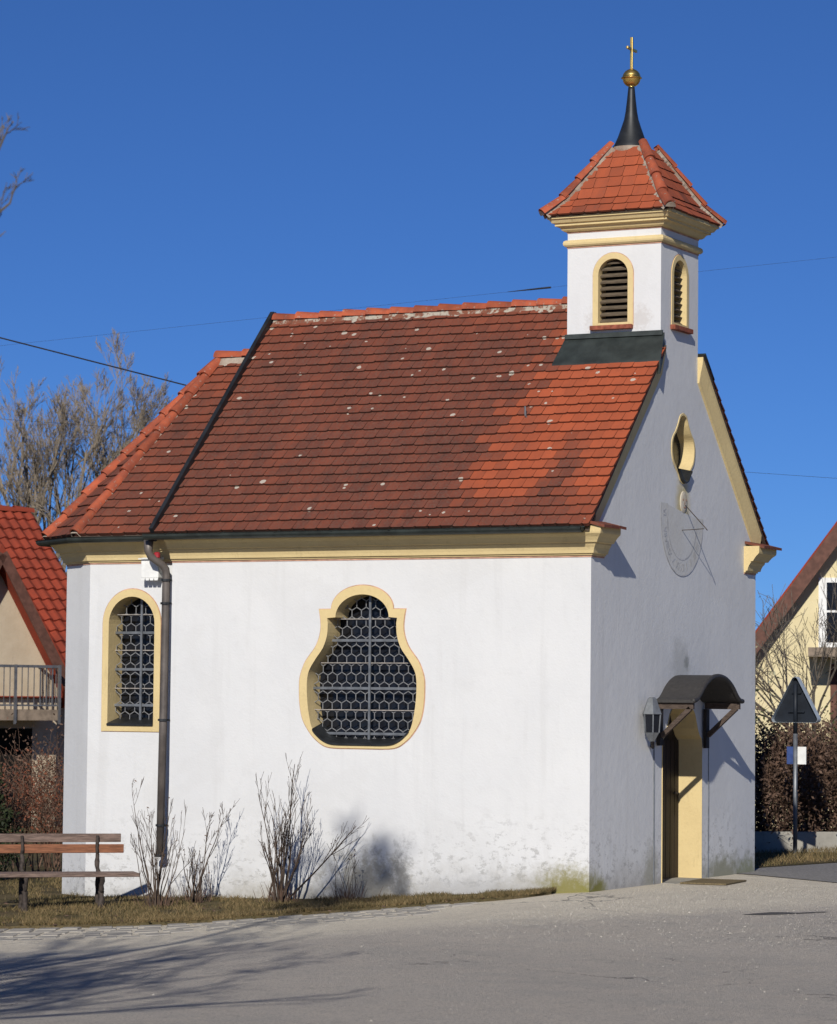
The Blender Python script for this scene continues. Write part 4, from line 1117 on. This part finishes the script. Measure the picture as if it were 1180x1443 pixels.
# hedge and bushes left of the chapel
def bush(name, loc, label, cat, stems, h, sx, sy, seed, leafm, nleaf, lsize, lv=2, twm='hedgetwig', r=.012, group=None, jit=.12, tname='foliage', kids=(3, 5), low=False):
    rg = random.Random(seed); o = empty(name, (loc[0], loc[1], gz(*loc)), 0, label, cat, group); b = MB(); tips = []
    for i in range(stems):
        p = IMG_R*rg.uniform(-sx, sx) + IMG_F*rg.uniform(-sy, sy); d = IMG_R*rg.gauss(0, .25) + IMG_F*rg.gauss(0, .25) + Vector((0, 0, 1))
        twigs(b, p, d, h*rg.uniform(.6, 1.0), r*rg.uniform(.7, 1.2), lv, rg, .6, .1, kids, 5, 3, .003, None, tips, .14)
    b.build('branches', M[twm], o)
    if low:
        for i in range(2600): tips.append((IMG_R*rg.uniform(-sx*1.2, sx*1.2) + IMG_F*rg.uniform(-sy, sy) + Vector((0, 0, rg.uniform(.02, h*.6))), None))
    if nleaf: b = MB(); leaves(b, tips, nleaf, lsize, rg, jit); b.build(tname, M[leafm], o)
    return o
bush('bare_bush', (-9.9, 4.4), 'reddish brown bare bush behind the bench, beside the apse', 'bush', 26, 1.35, .55, .5, 31, 'redleaf', 2600, .022, 2)
bush('bare_bush', (-8.7, 5.0), 'low brown bare bush squeezed against the left edge of the apse', 'bush', 16, 1.2, .45, .4, 32, 'brownleaf', 1200, .022, 2)
bush('bare_bush', (-11.6, 7.2), 'dark tangled bare bush below the balcony of the left house', 'bush', 26, 1.5, 1.0, .5, 33, 'brownleaf', 2200, .025, 2)
# dark conifer at the left edge
rg = random.Random(41); cf = empty('conifer', (-9.75, 2.9, gz(-9.75, 2.9)), 0, 'dark green young conifer at the left edge behind the bench', 'conifer'); b = MB(); tips = []
b.tube([(0, 0, 0), (0, 0, 1.9)], [.05, .01], 6)
for i in range(90):
    z = rg.uniform(.12, 1.75); L = .52*(1-z/1.95)+.06; a = rg.uniform(0, 6.28); d = Vector((math.cos(a), math.sin(a), .15))
    twigs(b, (0, 0, z), d, L, .008, 1, rg, .5, 0, (4, 6), 4, 3, .002, None, tips, .08, (.3, .5))
b.build('trunk', M['bark'], cf); b = MB(); leaves(b, tips, 5200, .028, rg, .045); b.build('foliage', M['needle'], cf)

# hedge right of the chapel, behind the low wall
hd = []
for i in range(4):
    p = w0 + wd*(3.55+1.25*i) + wn_*(.75+.1*(i % 2))
    lab = ['brown leaved hedge bush right beside the chapel corner', 'brown leaved hedge bush standing behind the traffic sign post', 'brown hedge bush between the sign and the photo edge', 'brown hedge bush at the right edge of the photo'][i]
    bush('hedge_bush', p, lab, 'hedge', 26, 1.35, .66, .45, 50+i, 'brownleaf', 21000, .031, 3, 'hedgetwig', .012, 'brown hedge bushes behind the low wall', .16, low=True)
b_ = bush('evergreen_bush', w0 + wd*3.9 + wn_*1.9, 'green bush rising above the brown hedge next to the chapel corner', 'bush', 16, 2.1, .5, .35, 61, 'greenleaf', 5200, .034, 2)
bush('blossom_bush', w0 + wd*3.35 + wn_*2.3, 'tall pale flowering bush showing just past the chapel corner above the green bush', 'bush', 12, 3.0, .4, .3, 62, 'paleleaf', 1900, .032, 2, 'hedgetwig', .014)
bush('evergreen_bush', w0 + wd*6.9 + wn_*1.5, 'dark green bush behind the hedge at the right edge of the photo', 'bush', 16, 1.7, .6, .35, 63, 'greenleaf', 4200, .036, 2)
# bare small tree in front of the right house
rg = random.Random(71); rt = empty('bare_tree', (-4.1, 18.0, -.15), 0, 'small bare brown tree in front of the yellow house on the right', 'tree'); b = MB()
b.tube([(0, 0, -.2), (.05, 0, .9), (.0, .05, 1.6)], [.09, .075, .06], 7); b.build('trunk', M['bark'], rt); b = MB()
for i in range(15): twigs(b, (0, .02, rg.uniform(.9, 1.6)), IMG_R*rg.gauss(0, .55)+IMG_F*rg.gauss(0, .5)+Vector((0, 0, .8)), rg.uniform(1.5, 2.3), .03, 3, rg, .55, .08, (3, 5), 6, 4, .004, None, None, .1)
b.build('crown', M['bark'], rt)

# ------------------------------------------------------------------ traffic sign seen from behind
TS = empty('traffic_sign', (-1.76, 10.83, -.06), YAW+R(-32), 'triangular traffic sign seen from its dark back on a grey post', 'traffic sign')
b = MB(); b.tube([(0, 0, 1.62), (0, 0, 2.30)], .0295, 10); b.build('post_top', M['signback'], TS, smooth=True); b = MB(); b.tube([(0, 0, -.3), (0, 0, 1.619)], .03, 10); b.build('post', M['zinc'], TS, smooth=True)
tri = []
for cxx, czz, a0 in ((.335, 1.80, -90), (0, 2.385, 30), (-.335, 1.80, 150)):
    for k in range(5):
        a = R(a0 + k*30); tri.append((cxx*.9 + .045*math.cos(a), 2.0 + (czz-2.0)*.92 + .045*math.sin(a)))
b = MB(); b.flat([tri], lambda u, v: (u, .05, v)); b.flat([tri], lambda u, v: (u, .056, v)); bd = b.build('board', M['signback'], TS)
inn = [(u*.93, 1.98+(v-1.98)*.93) for u, v in tri]
b = MB(); b.strip([(u, -.03, v) for u, v in tri], [(u, .085, v) for u, v in tri]); b.strip([(u*.99, -.03, 1.98+(v-1.98)*.99) for u, v in tri], [(u*.99, .06, 1.98+(v-1.98)*.99) for u, v in tri]); b.strip([(u, -.03, v) for u, v in tri], [(u*.99, -.03, 1.98+(v-1.98)*.99) for u, v in tri]); b.build('rim', M['signrim'], bd)
b = MB(); b.bar((-.12, .038, 1.92), (.12, .038, 1.92), .03, .02); b.bar((-.07, .038, 2.18), (.07, .038, 2.18), .03, .02); b.build('clamp', M['signback'], TS)
b = MB(); b.box(-.145, .0, .034, .046, 1.20, 1.44); pt_ = b.build('plate', M['blue'], TS, label='small blue and white plate')
b = MB(); b.box(.0015, .145, .034, .046, 1.20, 1.44); b.build('white_half', M['white'], pt_)

# ------------------------------------------------------------------ overhead cables
def cable(name, a, c, sag, r, label):
    a = Vector(a); c = Vector(c); b = MB(); n = 40
    b.tube([a.lerp(c, i/n) - Vector((0, 0, sag*4*(i/n)*(1-i/n))) for i in range(n+1)], r, 5)
    return b.build(name, M['cable'], label=label, cat='cable', group='overhead cables')
a1, a2 = Vector((-12.784, 7.513, 7.206)), Vector((-10.232, 8.88, 6.483)); dd = a2-a1
cable('overhead_cable', a1-dd*6, a1+dd*2.2, .05, .011, 'dark cable slanting down across the sky towards the apse roof at left')
c1, c2 = Vector((-1.949, 13.023, 8.457)), Vector((-6.541, 10.692, 7.861)); dd = c2-c1
cable('overhead_cable', c1-dd*4, c1+dd*4, .0, .0017, 'thin cable crossing the sky behind the bell turret')
b = MB(); p, q = c1+dd*.79, c1+dd*.93; b.tube([p.lerp(q, .12), p.lerp(q, .5), q], [.016, .013, .004], 6)
tag(b.build('cable_sleeve', M['cable']), 'dark thick sleeve on the cable just left of the bell turret', 'cable sleeve')
c1, c2 = Vector((-2.008, 13.204, 5.36)), Vector((-11.0, 8.5, 5.975)); dd = c2-c1
cable('overhead_cable', c1-dd*2, c1+dd*3, .12, .0024, 'thin cable low in the sky right of the gable, passing behind the nave roof')

# ------------------------------------------------------------------ left house
LH = empty('red_roofed_house', (-23.268, 23.615, 0), YAW+R(34), 'beige house with red pantiled roof and steel railed balcony left of the chapel', 'house')
def pantiles(name, parent, x0, x1, y0, z0, slope, length, mat=M['pantile']):
    b = MB(); nv = int(length/.33); cs, sn = math.cos(slope), math.sin(slope); nu = int((x1-x0)/.05)
    for i in range(nv):
        for e, (s, h) in enumerate(((i*.33, .0), (i*.33+.345, .045))):
            for j in range(nu+1):
                x = x0+(x1-x0)*j/nu; hh = h + .026*math.sin(j*.05/.22*2*math.pi)
                b.v.append((x, y0 - s*cs - hh*sn, z0 - s*sn + hh*cs))
        base = len(b.v)-2*(nu+1)
        for j in range(nu): b.face((base+j, base+j+1, base+nu+1+j+1, base+nu+1+j))
        L0 = base+nu+1
        for j in range(nu+1):
            x, y, z = b.v[L0+j]; b.v.append((x, y+.04*sn, z-.04*cs))
        for j in range(nu): b.face((L0+j, L0+j+1, L0+nu+1+j+1, L0+nu+1+j))
    return b.build(name, mat, parent, smooth=False)
hr = pantiles('roof', LH, -12, 0, 0, 5.80, R(40), 5.9)
b = MB(); rr = random.Random(2); half_tiles(b, (-12, 0, 5.76), (0.02, 0, 5.76), 30, .12, (0, 0, 1), rr); b.build('ridge_tile', M['pantile'], hr)
b = MB(); b.poly([(-12, 0, 5.74), (0, 0, 5.74), (0, -4.55, 1.93), (-12, -4.55, 1.93)]); b.poly([(-12, 0, 5.74), (0, 0, 5.74), (0, 4.6, 1.9), (-12, 4.6, 1.9)])
b.build('back_roof', M['pantile'], hr)
b = MB(); b.bar((.0, 0, 5.70), (0, -4.5, 1.92), .06, .16, (1, 0, 0)); b.build('barge_board', M['brown'], LH)
b = MB(); b.box(-11.6, -.35, -4.1, 4.2, -1.2, 2.1); b.build('wall', M['housew'], LH)
b = MB(); b.flat([[(-.35, 0)]+[(0, 0)]], lambda u, v: (0, 0, 0)) if False else None
b.poly([(-.35, -4.1, 2.1), (-.35, 4.2, 2.1), (-.35, 0, 5.6)]); b.build('gable_wall', M['housew'], LH)
# cross wing with its gable to the front
ax, az, wy = -3.03, 4.62, -4.5
b = MB(); hw = 1.40
b.flat([[(ax-hw, -1.2), (ax+hw, -1.2), (ax+hw, az-hw*1.72), (ax, az-.05), (ax-hw, az-hw*1.72)]], lambda u, v: (u, wy, v))
b.poly([(ax+hw, wy, -1.2), (ax+hw, -.5, -1.2), (ax+hw, -.5, az-hw*1.72), (ax+hw, wy, az-hw*1.72)]); b.poly([(ax-hw, wy, -1.2), (ax-hw, -.5, -1.2), (ax-hw, -.5, az-hw*1.72), (ax-hw, wy, az-hw*1.72)])
b.build('wing_wall', M['housew'], LH)
b = MB()
for s in (-1, 1):
    p0, p1 = (ax, az+.08), (ax+s*(hw+.22), az+.08-(hw+.22)*1.72)
    nx, nz = s*.865*.14, .5*.14
    q = [(p0[0], p0[1]-.16), (p1[0]-nx*0, p1[1]-.16), (p1[0]+nx, p1[1]+nz), (p0[0], p0[1]+.12)]
    b.strip([(x, wy-.38, z) for x, z in q], [(x, .0-.4, z) for x, z in q]); b.poly([(x, wy-.38, z) for x, z in q])
fixn(b.build('wing_roof', M['pantile'], LH))
b = MB()
for s in (-1, 1): b.bar((ax, wy-.40, az+.02), (ax+s*(hw+.2), wy-.40, az+.02-(hw+.2)*1.72), .03, .20, (s*.86, 0, .5))
b.build('barge_board', M['brown'], LH)
b = MB(); b.box(ax-2.6, -2.0, -5.35, wy-.005, 1.52, 1.72); bl = b.build('balcony', M['beigewood'], LH)
b = MB(); b.bar((ax-2.6, -5.32, 2.53), (-2.0, -5.32, 2.53), .05, .05); b.bar((ax-2.6, -5.32, 1.80), (-2.0, -5.32, 1.80), .03, .03); b.bar((-2.02, -5.32, 2.53), (-2.02, wy, 2.53), .05, .05); b.bar((-2.02, -5.32, 1.8), (-2.02, wy, 1.8), .03, .03)
for i in range(28): b.bar((-2.04-.125*i, -5.32, 1.80), (-2.04-.125*i, -5.32, 2.51), .014, .014)
for i in range(6): b.bar((-2.02, -5.2+.125*i, 1.80), (-2.02, -5.2+.125*i, 2.51), .014, .014)
for x in (-2.03, -2.95, -4.2): b.bar((x, -5.37, 1.45), (x, -5.37, 2.56), .045, .045)
b.build('railing', M['rail'], bl)
b = MB(); b.box(ax-1.2, -2.15, wy-.012, wy+.05, -1.0, 1.36); b.build('garage_door', M['dark'], LH, label='dark garage opening under the balcony')

# ------------------------------------------------------------------ right house
RH = empty('yellow_house', (-6.415, 25.585, 0), YAW-R(8), 'pale yellow gabled house with brown verge at the right edge', 'house')
RHA = (1.35, 7.12); RHS = 1.365
b = MB(); hw = 3.6; e = RHA[1]-.15-hw*RHS
b.flat([[(RHA[0]-hw, -1), (RHA[0]+hw, -1), (RHA[0]+hw, e), (RHA[0], RHA[1]-.15), (RHA[0]-hw, e)]], lambda u, v: (u, 0, v))
b.poly([(RHA[0]-hw, 0, -1), (RHA[0]-hw, 8, -1), (RHA[0]-hw, 8, e), (RHA[0]-hw, 0, e)]); b.poly([(RHA[0]+hw, 0, -1), (RHA[0]+hw, 8, -1), (RHA[0]+hw, 8, e), (RHA[0]+hw, 0, e)])
b.build('wall', M['housey'], RH)
b = MB()
for s in (-1, 1):
    p1 = (RHA[0]+s*(hw+.5), RHA[1]-(hw+.5)*RHS); q = [(RHA[0], RHA[1]-.12), (p1[0], p1[1]-.12), (p1[0]+s*.04, p1[1]+.05), (RHA[0], RHA[1]+.1)]
    b.strip([(x, -.35, z) for x, z in q], [(x, 8.4, z) for x, z in q]); b.poly([(x, -.35, z) for x, z in q])
fixn(b.build('roof', M['pantile'], RH))
b = MB()
for s in (-1, 1): b.bar((RHA[0], -.37, RHA[1]-.16), (RHA[0]+s*(hw+.5), -.37, RHA[1]-.16-(hw+.5)*RHS), .04, .24, (s*.8, 0, .6))
b.build('barge_board', M['brown'], RH)
b = MB(); b.box(-.34, 1.3, -.05, .0, 3.03, 4.33); w_ = b.build('window', M['white'], RH)
b = MB(); b.box(-.19, 1.18, -.056, -.051, 3.12, 4.24); b.build('pane', M['glass'], w_)
b = MB(); b.box(-.19, 1.18, -.075, -.057, 3.68, 3.72); b.box(.46, .50, -.075, -.0575, 3.12, 4.24); b.build('mullion', M['white'], w_)
b = MB(); b.box(-.52, 4.2, -.95, -.003, 2.84, 3.01); b.build('balcony', M['beigewood'], RH)
b = MB(); b.box(-.12, 1.6, -.03, -.003, .3, 2.72); d_ = b.build('terrace_door', M['brown'], RH); b = MB(); b.box(.0, 1.5, -.036, -.031, .4, 2.62); b.build('pane', M['glass'], d_)

# ------------------------------------------------------------------ bare trees behind
def big_tree(loc, label, h, lean, seed, r, n0, spread, lv=4, group='bare poplars behind the left house', trunk=.2, barkm='bark2'):
    rg = random.Random(seed); o = empty('bare_tree', loc, 0, label, 'tree', group)
    b = MB(); top = Vector((IMG_R.x*lean*trunk, IMG_R.y*lean*trunk, h*trunk)); b.tube([(0, 0, -.5), top*.5, top], [r*1.15, r, r*.85], 9); b.build('trunk', M[barkm], o, smooth=True)
    b = MB()
    for i in range(n0):
        t = i/max(1, n0-1)-.5; d = IMG_R*(t*spread*2+lean/h+rg.gauss(0, .05)) + IMG_F*rg.gauss(0, spread*.6) + Vector((0, 0, 1))
        twigs(b, top*rg.uniform(.85, 1), d, h*rg.uniform(.55, .80)*(1-abs(t)*.35), r*rg.uniform(.4, .62), lv, rg, .5, .16, (5, 6), 7, 4, .0055, None, None, .07, (.36, .6))
    b.build('crown', M[barkm], o); return o
big_tree((-34.6, 41.4, -1.0), 'bare poplar with broad crown behind the red roof at left', 9.0, -.3, 82, .18, 11, .28, 4, trunk=.5)
big_tree((-33.75, 41.3, -1.0), 'slimmer bare tree between the poplar and the apse roof', 8.3, 1.2, 84, .14, 10, .28, 4, trunk=.55)
big_tree((-38.2, 40.6, -1.0), 'bare tree cut by the left edge of the photo behind the red roof', 7.8, .3, 85, .14, 5, .32, 3, trunk=.5)

# tree beside the road, left of the photo: its twigs reach in at the upper left and its shadow lies on the road
rg = random.Random(93); FT = empty('roadside_tree', (1.75, -19.7, gz(1.75, -19.7)), 0, 'bare tree at the left of the road whose twigs reach into the upper left corner', 'tree')
o3 = Vector((1.75, -19.7, gz(1.75, -19.7)))
def keep(q):
    w = q + o3 - CP; d = w.dot(F); return not (abs(w.dot(RV))/d < .165 and abs(w.dot(UV_))/d < .185)
b = MB(); b.tube([(0, 0, -.3), (.05, 0, 1.2), (-.03, .08, 2.6), (0, .05, 3.6)], [.24, .19, .16, .13], 10); b.build('trunk', M['bark'], FT, smooth=True)
b = MB()
for i in range(22):
    a = rg.uniform(0, 6.28); z = rg.uniform(2.0, 3.6); d = Vector((math.cos(a)*.75, math.sin(a)*.75, rg.uniform(.5, 1.3)))
    twigs(b, (0, .06, z), d, rg.uniform(2.6, 4.4), .075*rg.uniform(.7, 1.2), 4, rg, .55, .14, (4, 5), 7, 4, .004, keep, None, .08, (.4, .62))
twigs(b, (0, .05, 3.5), (0.02, .03, 1), 4.0, .10, 4, rg, .5, .14, (6, 8), 8, 5, .004, keep, None, .06, (.4, .6))
ld = [Vector((0, .05, 3.5)), Vector((.25, .15, 5.6)), Vector((.6, .3, 8.0)), Vector((1.05, .5, 10.2)), Vector((1.25, .65, 11.4))]  # unseen leader limb with dense twigs, added to cast shadow on the wall foot
b.tube(ld, [.11, .085, .06, .04, .02], 7, False)
for i in range(44):
    q = ld[3].lerp(ld[4], rg.uniform(-.35, 1)); twigs(b, q, (rg.gauss(0, .8), rg.gauss(0, .8), rg.uniform(-.1, .8)), rg.uniform(.4, .75), .014, 3, rg, .7, .1, (4, 5), 5, 4, .005, keep, None, .12, (.4, .65))
def limb(pts, r0, r1, seed, sub=(3, 5), L=.35):
    r2 = random.Random(seed); P4 = [Vector(p)-o3-IMG_R*.085*min(1, k/2) for k, p in enumerate(pts)]; n = len(P4)
    b.tube(P4, [r0+(r1-r0)*i/(n-1) for i in range(n)], 5, False)
    for i in range(max(1, n//2-1), n):
        for k in range(r2.randint(*sub)):
            base = (P4[i]-P4[i-1]).normalized(); q = P4[i-1].lerp(P4[i], r2.random())
            d = base + IMG_R*r2.gauss(0, .45) + Vector((0, 0, r2.gauss(.2, .5)))
            twigs(b, q, d, L*r2.uniform(.5, 1.1), .004, 2, r2, .5, .1, (2, 3), 5, 4, .0018, None, None, .12)
limb([(1.8, -19.6, 2.6), (3.2, -18.6, 3.4), (4.2, -17.95, 3.95), (4.83, -17.6, 4.40), (4.90, -17.56, 4.52), (4.95, -17.54, 4.64)], .03, .0022, 5, (3, 5), .13)
limb([(3.2, -18.6, 3.4), (4.1, -17.95, 3.95), (4.75, -17.62, 4.16), (4.87, -17.56, 4.20), (4.95, -17.53, 4.27), (4.975, -17.52, 4.36)], .02, .002, 6, (2, 4), .12)
limb([(3.2, -18.6, 3.4), (4.1, -18.0, 3.8), (4.75, -17.62, 4.02), (4.87, -17.56, 4.08), (4.93, -17.53, 4.14)], .014, .002, 7, (2, 3), .11)
b.build('crown', M['bark'], FT)
